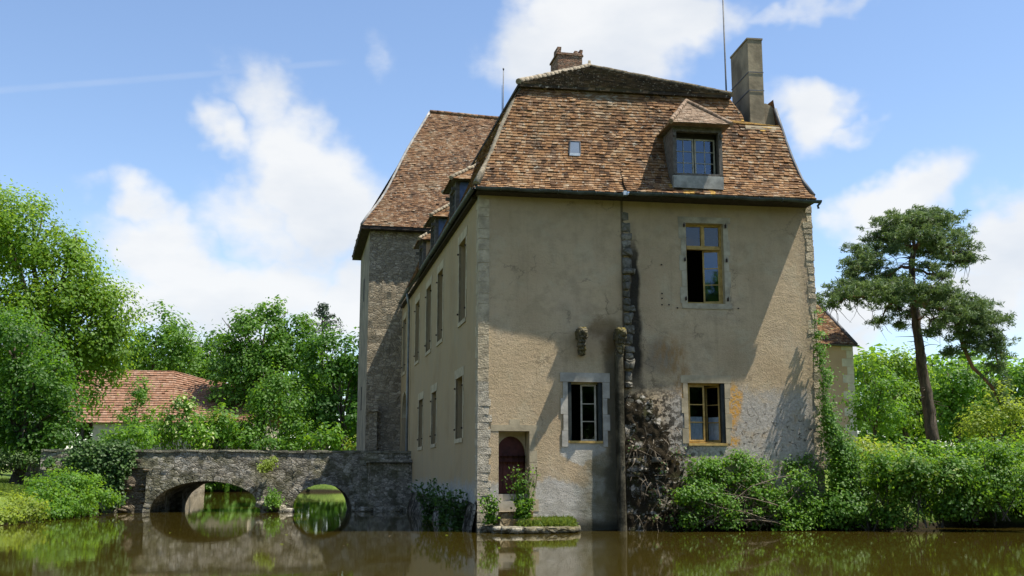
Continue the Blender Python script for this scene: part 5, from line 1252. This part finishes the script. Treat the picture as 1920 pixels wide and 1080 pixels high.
# left bank shrubs over the water
GB = 'bushes on the lawn bank'
shrub('mound_shrub', 'bright green mound shaped shrub overhanging the water beside the ivy', 'bush', [(125, 906, 52, 24, 0), (165, 935, 50, 28, 1.0), (100, 938, 66, 30, -1.5), (75, 915, 24, 14, -1), (140, 955, 55, 18, -.5), (75, 962, 45, 18, -2.5)], 37.5, L_BANK, .072, 7, 56, .34, GB, droop=.5, zmin=.03)
shrub('yellow_bank_shrub', 'yellowish green shrub at the water edge in the corner of the photo', 'bush', [(10, 950, 46, 24, 0), (40, 960, 42, 24, -.5), (-30, 962, 50, 26, -1.5), (0, 972, 40, 18, -2)], 33.5, L_YEL, .068, 10, 36, .28, GB, droop=.3, zmin=.03)
shrub('bank_fern', 'wispy pale shrub between the green mound and the broken abutment', 'bush', [(198, 930, 24, 24), (192, 950, 24, 14)], 41.5, L_YEL, .08, 8, 16, .26, GB, zmin=.03)
shrub('juniper_bush', 'soft grey green spreading juniper on the lawn', 'bush', [(20, 860, 45, 20), (55, 868, 30, 13), (-20, 862, 40, 24)], 43, L_GREY, .06, 11, 26, .28, GB, droop=.2)
tree('walnut_skirt', 'dark low tree drooping in front of the barn end', 'tree', gb(85, 46), [(85, 820, 45, 28), (110, 800, 34, 34), (60, 835, 40, 20)], 46, L_DARK, .19, 2.2, 24, .55, .12, G1)
n = 26000; rg_ = np.random.default_rng(9); gx = rg_.uniform(-27, -15.2, n); gy = rg_.uniform(33, 48, n)
kk = np.array([land_dist(a_, b_) > .5 for a_, b_ in zip(gx, gy)]); gx, gy = gx[kk], gy[kk]; P = np.c_[gx, gy, [gz(a_, b_)+.04 for a_, b_ in zip(gx, gy)]]
o = leaf_mesh('lawn_grass', P, np.c_[rg_.normal(size=len(P)), rg_.normal(size=len(P)), rg_.normal(size=len(P))*.2], .07*rg_.uniform(.6, 1.4, len(P)), L_GRASS, None, tuple(P[0]), stretch=3, rng=rg_); tag(o, 'sunlit short lawn grass on the bank', 'grass', None, 'stuff')

# ivy and plants on the bridge
def wall_leaves(name, label, cat, pts, n, spread, mat, leaf, out, org=None, twig=True, droop=.7, fade=None, thick=.10, seed=1, stems=True):
    """climbing plant: pts = list of 3D anchor points with radius; leaves lie near the wall facing out"""
    rg_ = np.random.default_rng(seed); P, N = [], []
    for (c, r) in pts:
        k = max(6, int(n*r*r)); d = rg_.normal(size=(k, 3))*.5; q = np.array(c)+d*np.array([r, r, r])-np.outer((d@np.array(out)), np.array(out))*r+np.outer(np.abs(rg_.normal(size=k))*thick+.02, np.array(out))
        P.append(q); N.append(np.array(out)*.8+np.array([.15, 0, .55])+rg_.normal(size=(k, 3))*.4)
    P, N = np.vstack(P), np.vstack(N); ok = P[:, 2] > .02; P, N = P[ok], N[ok]
    ex = MB()
    if stems:
        for (c, r), (c2, r2) in zip(pts[:-1], pts[1:]):
            if np.linalg.norm(np.array(c)-np.array(c2)) < 2.2: ex.tube(limb_path(np.array(c)+np.array(out)*.04, np.array(c2)+np.array(out)*.04, .1, 6), .012, 4, mi=1, cap=False)
    o = leaf_mesh(name, P, N, leaf*rg_.uniform(.6, 1.3, len(P)), [mat, TWIG], None, tuple(org if org is not None else pts[-1][0]), extra=ex, droop=droop, rng=rg_, stretch=1.15)
    tag(o, label, cat); return o
outB = -e2
def onb(u, v, d=0.05): s_, z_ = onw(u, v, Pb-e2*d, YT); return Pb-e2*d+eT*s_+Zv*z_
ivp = [(onb(u_, v_, .1), r_) for (u_, v_, r_) in ((150, 858, .5), (185, 855, .5), (225, 852, .45), (160, 880, .5), (200, 880, .5), (232, 866, .36), (180, 900, .36), (205, 905, .3), (212, 925, .22), (210, 945, .18), (240, 850, .3), (140, 868, .3), (95, 868, .22), (215, 845, .35), (226, 890, .28), (222, 915, .24), (236, 880, .22), (228, 938, .2), (170, 846, .35))]
wall_leaves('ivy', 'glossy dark ivy spilling over the bridge parapet above the bank', 'ivy', ivp, 2300, 1, L_IVY, .105, outB, thick=.18)
wall_leaves('bridge_weed', 'bright leafy plant rooted in the bridge wall between the two arches', 'plant', [(onb(505, 870, .15), .22), (onb(495, 876, .2), .2), (onb(515, 862, .15), .14), (onb(488, 880, .2), .10)], 3600, 1, L_YEL, .075, outB, thick=.22)  # weed rooted in the bridge masonry, not a shrub
wall_leaves('pier_weed', 'dark leafy plant growing at water level on the pier between the arches', 'plant', [(onb(512, 930, .35), .28), (onb(505, 942, .4), .22), (onb(520, 942, .4), .2)], 3000, 1, L_BANK, .075, outB, thick=.25)  # water-level weed on the pier, not a shrub

# ------------------------------------------------------------------ plants round the house
def onf(u, v, d=.05, R_=True):
    O, y, n, e = (B, YR, nR, eR) if R_ else (A, YL, nL, eL); s_, z_ = onw(u, v, O+n*d, y); return O+n*d+e*s_+Zv*z_
cr = []
for _ in range(112):
    u_ = random.uniform(1275, 1530); lo = np.interp(u_, [1275, 1310, 1350, 1450, 1500, 1535], [905, 860, 848, 862, 842, 858]); v_ = random.uniform(lo, 990)
    if v_ > 935 and u_ < 1400 and random.random() < .6: continue
    if random.random() < (.25 if 1440 < u_ < 1480 and v_ < 930 else 0): continue
    cr.append((onf(u_, v_, random.uniform(.1, .85)*min(1, (v_-830)/90)), random.uniform(.15, .30)))
P, N = [], []
for (c, r) in cr:
    k = int(2500*r*r)+14; d = RNG.normal(size=(k, 3))*.5; P.append(c+d*r*np.array([1.2, 1.1, .8])); N.append(d*.8+nR*.35+np.array([.2, 0, .7])+RNG.normal(size=(k, 3))*.4)
P, N = np.vstack(P), np.vstack(N); ok = P[:, 2] > .03; P, N = P[ok], N[ok]; ex = MB()
for _ in range(90):
    c, r = random.choice(cr); b0_ = onf(random.uniform(1290, 1520), 985, random.uniform(.1, .7)); b0_[2] = max(.0, b0_[2]); ex.tube(limb_path(b0_, c, .18, 6), [.016, .014, .012, .01, .008, .006], 4, mi=1, cap=False)
o = leaf_mesh('wall_creeper', P, N, .06*RNG.uniform(.55, 1.3, len(P)), [L_BANK, TWIG], None, tuple(onf(1400, 985, .3)), extra=ex, droop=.3, stretch=1.3); tag(o, 'light green creeper tangled against the wall base under the curtained window', 'creeper')
# withered growth clinging to the ruined masonry
P, N = [], []
for _ in range(15):
    z = random.uniform(.1, 2.2); x = random.uniform(.05, .95)*ruin_right(z); c = B+eR*x+nR*(.22+.12*(3.6-z)/3.6)+Zv*z; r = random.uniform(.06, .17)
    k = int(14+500*r*r); d = RNG.normal(size=(k, 3))*.5; P.append(c+d*r*1.3); N.append(d+nR*.6+np.array([0, 0, .3])+RNG.normal(size=(k, 3))*.4)
P, N = np.vstack(P), np.vstack(N); ex = MB()
for _ in range(44):
    z = random.uniform(.3, 2.9); x = random.uniform(.05, .95)*ruin_right(z); c = B+eR*x+nR*(.2+.13*(3.6-z)/3.6)+Zv*z; q = c+eR*random.uniform(-.35, .35)+Zv*random.uniform(-.6, .1)+nR*random.uniform(0, .12); ex.tube(limb_path(c, q, .25, 6), [.012, .011, .01, .008, .006, .004], 4, mi=2, cap=False)
o = leaf_mesh('dead_ivy', P, N, .06*RNG.uniform(.5, 1.3, len(P)), [L_DEAD, L_IVY, TWIG], None, tuple(B+eR*.6+nR*.2), (RNG.random(len(P)) < .35).astype(int), extra=ex, droop=.6); tag(o, 'withered brown ivy stems clinging to the blackened broken masonry', 'ivy')
# live ivy climbing the far corner of the front
ivc = []
for (u_, v_, r_) in ((1527, 585, .08), (1528, 605, .11), (1529, 630, .14), (1530, 655, .15), (1531, 680, .14), (1538, 695, .12), (1546, 708, .15), (1540, 722, .16), (1540, 745, .16), (1543, 765, .2), (1546, 785, .24), (1550, 805, .3), (1558, 825, .36), (1568, 848, .42), (1580, 870, .5), (1572, 895, .5), (1585, 915, .45), (1566, 930, .35), (1575, 960, .3), (1534, 665, .10)):
    ivc.append((at(u_, v_, 28.75), r_))
wall_leaves('climbing_ivy', 'green ivy column climbing the house corner beside the pavilion', 'ivy', ivc, 5200, 1, L_BANK, .062, np.array([.35, -.95, 0]), thick=.20, seed=4)
# door plants
def weed(name, label, base, h, n_st, spread, mat, leaf, nl, flower=None, seed=1):
    rg_ = np.random.default_rng(seed); random.seed(seed); P, N, ex = [], [], MB(); mi = []
    for _ in range(n_st):
        tip = base+np.array([random.gauss(0, spread), random.gauss(0, spread)*.6-.05, h*random.uniform(.55, 1.0)]); pth = limb_path(base+np.array([random.gauss(0, spread*.35), random.gauss(0, spread*.25), 0]), tip, .08, 7); ex.tube(pth, [.007]*7, 4, mi=1, cap=False)
        for k in range(nl):
            t_ = random.random()**1.3; p = pth[min(6, int(t_*7))]; P.append(p+rg_.normal(size=3)*np.array([.055, .05, .04])); N.append(rg_.normal(size=3)*.6+np.array([.1, -.3, .7])); mi.append(0)
        if flower is not None:
            for k in range(14): P.append(tip+rg_.normal(size=3)*np.array([.02, .02, .07])-Zv*.03); N.append(rg_.normal(size=3)); mi.append(2)
    P, N, mi = np.array(P), np.array(N), np.array(mi); sz = np.where(mi == 2, leaf*.5, leaf)*rg_.uniform(.6, 1.3, len(P))
    o = leaf_mesh(name, P, N, sz, [mat, L_IVY]+([flower] if flower is not None else []), None, tuple(base), mi, extra=ex, rng=rg_, droop=.4); tag(o, label, 'plant'); return o
weed('flowering_weed', 'tall flowering weed growing in front of the dark red door', onf(976, 972, .42, False), 1.35, 20, .17, L_BANK, .055, 34, L_DEAD, 3)
weed('nettle', 'short bright nettle at the foot of the pale corner quoins', onf(919, 978, .30, False), .68, 16, .13, L_BANK, .065, 26, None, 4)
weed('door_herb', 'low bushy herb rooted on the mossy step under the door', onf(985, 972, .5, False), .5, 18, .14, L_BANK, .06, 22, None, 6)
ons = lambda s, z, d: A+e2*s+nS*d+Zv*z
for (s, h, mt, lb, sd_) in ((1.6, 1.0, L_IVY, 'leafy weed on the shaded plinth just round from the corner quoins', 11), (4.6, 1.15, L_IVY, 'taller dark weed on the shaded plinth in the middle of the moat wall', 12), (8.0, 1.25, L_IVY, 'dark weed on the plinth towards the bridge', 13)):
    weed('plinth_weed', lb, ons(s, .05, .25), h, 22, .26, mt, .075, 26, None, sd_)['group'] = 'weeds along the moat wall'
random.seed(23)
# ------------------------------------------------------------------ right bank
GR = 'shrubs overhanging the water beside the house'
shrub('bank_shrub', 'leafy shrub hanging over the water next to the ivy corner', 'bush', [(1612, 885, 55, 42), (1592, 945, 50, 44), (1650, 930, 48, 45), (1640, 870, 40, 30), (1570, 960, 34, 34), (1630, 965, 44, 24)], 28.4, L_BANK, .066, 11, 78, .36, GR, droop=.5, gap=-.05, gf=.40, stems=2, zmin=.04)
shrub('bank_shrub', 'widest bright shrub hanging over the water below the pine trunk', 'bush', [(1700, 875, 62, 38), (1720, 925, 58, 42), (1690, 960, 50, 28), (1760, 895, 55, 46), (1745, 955, 46, 26)], 28.0, [L_BANK, L_YEL], .066, 11, 78, .38, GR, droop=.5, gap=-.05, gf=.40, stems=2, zmin=.06)
shrub('bank_shrub', 'shrub with a dark hollow under its boughs at the photo edge', 'bush', [(1830, 875, 60, 38), (1880, 880, 60, 40), (1815, 925, 50, 30), (1920, 890, 40, 45), (1868, 915, 40, 22), (1960, 900, 50, 50), (1790, 950, 34, 22), (1900, 900, 70, 40, 2.2), (1850, 930, 60, 40, 2.0)], 28.0, L_BANK, .066, 11, 78, .38, GR, droop=.5, gap=-.05, gf=.40, stems=2, zmin=.25)
shrub('filler', 'dark tangled undergrowth added to darken the hollow beneath the overhanging shrubs', 'filler', [(u_, 925+random.uniform(-12, 16), 34, 44, random.uniform(-.3, .5)) for u_ in range(1590, 2330, 34)], 30.1, L_IVY, .11, 7, 24, .36, None, zmin=.05, stems=2)  # leaf mass added behind the shrubs so the gaps look dark
GH = 'shrubs in the garden below the pine'
shrub('hedge_shrub', 'low sunlit shrub behind the bank beside the pavilion', 'bush', [(1640, 848, 55, 18), (1600, 850, 30, 20)], 31, L_YEL, .08, 7, 36, .35, GH)
shrub('hedge_shrub', 'low sunlit shrub at the foot of the pine', 'bush', [(1720, 846, 50, 16), (1785, 846, 50, 18)], 32, L_BANK, .08, 7, 36, .35, GH)
shrub('hedge_shrub', 'low sunlit shrub below the golden bush', 'bush', [(1850, 846, 55, 20), (1910, 842, 50, 22)], 32, L_BANK, .08, 7, 36, .35, GH)
tree('garden_tree', 'small dark trunked tree between the pavilion and the pine', 'tree', gb(1634, 41), [(1640, 730, 42, 45), (1612, 770, 30, 36), (1668, 770, 36, 44), (1645, 790, 40, 30), (1660, 700, 30, 26)], 41, L_MID, .13, 3.4, 22, .45, .09, 'trees behind the right bank', depth=.8)
tree('golden_bush', 'large golden green bush under the drooping pine bough', 'bush', gb(1880, 40), [(1880, 770, 48, 44), (1835, 800, 40, 34), (1915, 800, 40, 50), (1860, 820, 60, 26)], 40, L_YEL, .13, 3.4, 24, .45, .08, 'trees behind the right bank', stems=3)
tree('leafy_tree', 'pale green tree showing behind the pine trunk', 'tree', gb(1690, 66), [(1680, 685, 46, 32), (1640, 700, 36, 40), (1720, 720, 40, 40), (1690, 760, 60, 55), (1740, 790, 40, 40)], 66, L_LIME, .24, 1.7, 26, .75, .2, 'trees behind the right bank')
tree('leafy_tree', 'green tree showing below the drooping pine bough', 'tree', gb(1800, 62), [(1790, 720, 44, 40), (1830, 740, 44, 40), (1800, 780, 50, 40), (1770, 770, 34, 50)], 62, L_MID, .23, 1.8, 26, .72, .2, 'trees behind the right bank')
tree('leafy_tree', 'green tree beyond the golden bush', 'tree', gb(1900, 70), [(1895, 715, 45, 38), (1930, 740, 45, 50), (1860, 715, 36, 32), (1900, 770, 50, 40)], 70, L_MID, .25, 1.6, 26, .75, .2, 'trees behind the right bank')

rg_ = np.random.default_rng(21); n = 420; fx = rg_.uniform(-15, 16, n); fy = rg_.uniform(14, 42, n)
kk = np.array([(-6 < land_dist(a_, b_) < -.15) and mnoise.noise(Vector((a_*.4, b_*.4, 7))) > .05 for a_, b_ in zip(fx, fy)]); P = np.c_[fx[kk], fy[kk], np.full(kk.sum(), .006)]
o = leaf_mesh('floating_leaves', P, np.c_[rg_.normal(size=len(P))*.04, rg_.normal(size=len(P))*.04, np.ones(len(P))], .05*rg_.uniform(.5, 1.4, len(P)), [L_DEAD, L_YEL], None, tuple(P[0]), (rg_.random(len(P)) < .4).astype(int), rng=rg_); tag(o, 'fallen leaves floating on the brown water', 'leaves', None, 'stuff')
# ------------------------------------------------------------------ the pine
PY = 50.0; pb = at(1747, 832, PY); pz = gz(pb[0], pb[1]); pine = empty('pine_tree', (pb[0], pb[1], pz)); tag(pine, 'tall umbrella topped pine with drooping boughs standing alone beside the house', 'tree')
pp = lambda u, v, dy=0.0: at(u, v, PY+dy)
base = np.array([pb[0]+.1, pb[1], pz-.3])
tk = [base, pp(1741, 770), pp(1731, 700), pp(1722, 640), pp(1716, 580), pp(1711, 530), pp(1709, 490), pp(1714, 465)]
tm_ = MB(); tkf = [tk[i]+(tk[i+1]-tk[i])*q+np.array([random.uniform(-.03, .03), random.uniform(-.03, .03), 0]) for i in range(7) for q in (0, .25, .5, .75)]+[tk[-1]]
tm_.tube(tkf, list(np.interp(np.linspace(0, 7, 29), range(8), [.33, .27, .24, .22, .20,   .17, .14, .11])), 14, wob=.10); tm_.build('trunk', BARKP, pine)
lm = MB(); padsP = []
def limb(pts, r0, r1=.03, pads=(), dys=None):
    path = [pp(u, v, d) for (u, v, d) in pts]; sm = []
    for a_, b_ in zip(path[:-1], path[1:]):
        for t_ in (0, .33, .66): sm.append(a_+(b_-a_)*t_+np.array([random.uniform(-.05, .05) for _ in range(3)]))
    sm.append(path[-1]); lm.tube(sm, list(np.linspace(r0, r1, len(sm))), 7); return sm
limbs = [limb([(1714, 466, 0), (1690, 462, .3), (1660, 470, .2), (1625, 492, -.4), (1600, 505, -.8)], .14),
         limb([(1714, 466, 0), (1735, 455, -.3), (1770, 462, -.8), (1800, 480, -1.2)], .12),
         limb([(1714, 466, 0), (1712, 435, .3), (1700, 412, .8)], .10), limb([(1714, 466, 0), (1740, 430, .8), (1765, 418, 1.2)], .09),
         limb([(1709, 500, 0), (1690, 500, 1.0), (1655, 520, 1.8), (1630, 540, 2.2)], .09), limb([(1710, 505, 0), (1740, 512, -1.2), (1770, 520, -2)], .08),
         limb([(1712, 535, 0), (1680, 536, -1.2), (1630, 552, -2.0), (1585, 560, -2.4), (1560, 575, -2.6)], .13),
         limb([(1712, 540, 0), (1745, 540, -1.0), (1775, 555, -1.6), (1810, 585, -2.0), (1850, 600, -2.2)], .13),
         limb([(1714, 560, 0), (1755, 572, -1.4), (1792, 600, -2.0), (1802, 640, -2.2), (1825, 690, -2.2), (1862, 725, -2.2), (1878, 765, -2.2)], .15, .05),
         limb([(1713, 545, 0), (1700, 552, 1.4), (1665, 575, 2.4), (1650, 600, 2.8)], .09), limb([(1715, 560, 0), (1740, 580, 1.5), (1760, 610, 2.4)], .08),
         limb([(1802, 590, -2.0), (1845, 610, -2.4), (1868, 650, -2.6), (1872, 700, -2.6)], .07), limb([(1720, 600, 0), (1735, 590, -1.5), (1745, 600, -2)], .05)]
lm.build('branches', BARKR, pine)
# needle sprays: pads (u, v, half width, half height, depth)
pads = [(1680, 455, 40, 16, 1.6), (1740, 470, 40, 14, 1.4), (1640, 495, 34, 14, -1.2), (1775, 485, 30, 14, .8), (1715, 412, 60, 10, -.4), (1600, 535, 30, 12, -1.2), (1740, 560, 40, 14, 1.6), (1660, 545, 44, 14, .4), (1845, 570, 20, 12, -1.6), (1735, 405, 40, 10, .8), (1700, 412, 36, 12, .6), (1760, 415, 40, 14, .9), (1790, 440, 30, 18, .2), (1810, 470, 22, 16, -1.0), (1670, 425, 34, 14, .5), (1650, 448, 32, 16, .4), (1615, 478, 32, 18, -.3), (1597, 498, 18, 14, -.7), (1640, 475, 30, 14, -.2), (1590, 515, 14, 8, -.8),
        (1735, 440, 45, 14, -1.3), (1765, 458, 38, 16, -1.0), (1690, 440, 30, 12, -1.2), (1715, 425, 40, 12, 1.2), (1798, 488, 30, 12, -1.2), (1815, 488, 14, 10, -1.2), (1625, 500, 26, 10, 1.5), (1655, 515, 24, 10, 2.0),
        (1590, 550, 42, 15, -2.4), (1560, 565, 22, 14, -2.6), (1630, 545, 42, 14, -2.0), (1670, 530, 36, 12, -1.4), (1635, 535, 30, 10, 2.0), (1605, 530, 26, 8, .5), (1700, 545, 40, 14, -2.4), (1740, 545, 40, 16, -2.2), (1690, 560, 26, 10, -2.6),
        (1770, 560, 38, 18, -2.2), (1800, 575, 42, 22, -2.4), (1830, 590, 38, 22, -2.4), (1780, 590, 30, 16, -3.0), (1815, 605, 40, 18, -2.8), (1855, 605, 30, 16, -2.4), (1852, 596, 20, 12, -2.2), (1835, 625, 34, 14, -2.4), (1872, 635, 22, 14, -2.6), (1878, 660, 16, 14, -2.6), (1850, 650, 22, 14, -2.5), (1862, 690, 18, 18, -2.5), (1820, 650, 20, 12, -2.4), (1872, 725, 16, 22, -2.3), (1880, 755, 14, 20, -2.2), (1800, 630, 22, 10, -2.4),
        (1650, 600, 22, 8, 2.8), (1695, 590, 22, 8, 2.0), (1672, 575, 22, 8, 2.6), (1755, 610, 20, 8, 2.2), (1735, 500, 22, 7, -1.6), (1765, 515, 22, 8, -1.8), (1660, 560, 24, 7, -2.6), (1745, 625, 14, 6, -2.0), (1785, 660, 16, 7, -2.1), (1690, 610, 12, 5, 1.5), (1675, 470, 20, 7, -1.2)]
Ps, Ns = [], []; tw = MB(); tips = np.array([p for l_ in limbs for p in l_])
for (u_, v_, ru_, rv_, dy_) in pads:
    c = pp(u_, v_, dy_); k_ = mpp(PY); rx, rz = ru_*k_*1.14, rv_*k_*1.35; ry = max(.5, rx*.85)
    ncl = int(30*rx*ry*1.25)+7; near = tips[np.argmin(((tips-c)**2).sum(1))]
    tw.tube(limb_path(near, c, .12, 5), [.045, .04, .03, .022, .015], 5, cap=False)
    for _ in range(ncl):
        d = np.array([random.gauss(0, .5)*rx, random.gauss(0, .5)*ry, random.gauss(0, .45)*rz]); d[2] -= .06*(d[0]**2+d[1]**2)/max(rx, .3); q = c+d
        if random.random() < .4: tw.tube([c+(q-c)*.1, c+(q-c)*.55-Zv*.03, q], [.018, .013, .006], 4, cap=False)
        m_ = 40; dd = RNG.normal(size=(m_, 3)); dd[:, 2] = dd[:, 2]*.7+.55; dd /= np.linalg.norm(dd, axis=1, keepdims=True)
        Ps.append(q+dd*RNG.uniform(.04, .24, (m_, 1))); Ns.append(np.c_[dd[:, 1], -dd[:, 0], RNG.normal(size=m_)*.6+.5])
for _ in range(120):                                   # bare hanging twigs below the boughs
    l_ = random.choice(limbs[:11]); p = l_[random.randrange(len(l_)//2, len(l_))]; q = p+np.array([random.gauss(0, .5), random.gauss(0, .4), -random.uniform(.3, 1.5)]); tw.tube(limb_path(p, q, .2, 6), [.02, .018, .015, .012, .009, .005], 4, cap=False)
for _ in range(90):                                    # dead twigs on the trunk
    t_ = random.uniform(.8, 6.5); k0 = int(t_); p = tk[k0]+(tk[min(k0+1, 7)]-tk[k0])*(t_-k0); an = random.uniform(0, 6.28); d = np.array([math.cos(an), math.sin(an), random.uniform(-.5, .2)])
    tw.tube(limb_path(p+d*.12, p+d*random.uniform(.35, 1.1), .2, 5), [.022, .018, .014, .01, .006], 4, cap=False)
tw.build('twigs', BARKP, pine)
Ps, Ns = np.vstack(Ps), np.vstack(Ns)
leaf_mesh('crown', Ps, Ns, .040*RNG.uniform(.7, 1.3, len(Ps)), L_PINE, pine, (pb[0], pb[1], pz), stretch=5.5)
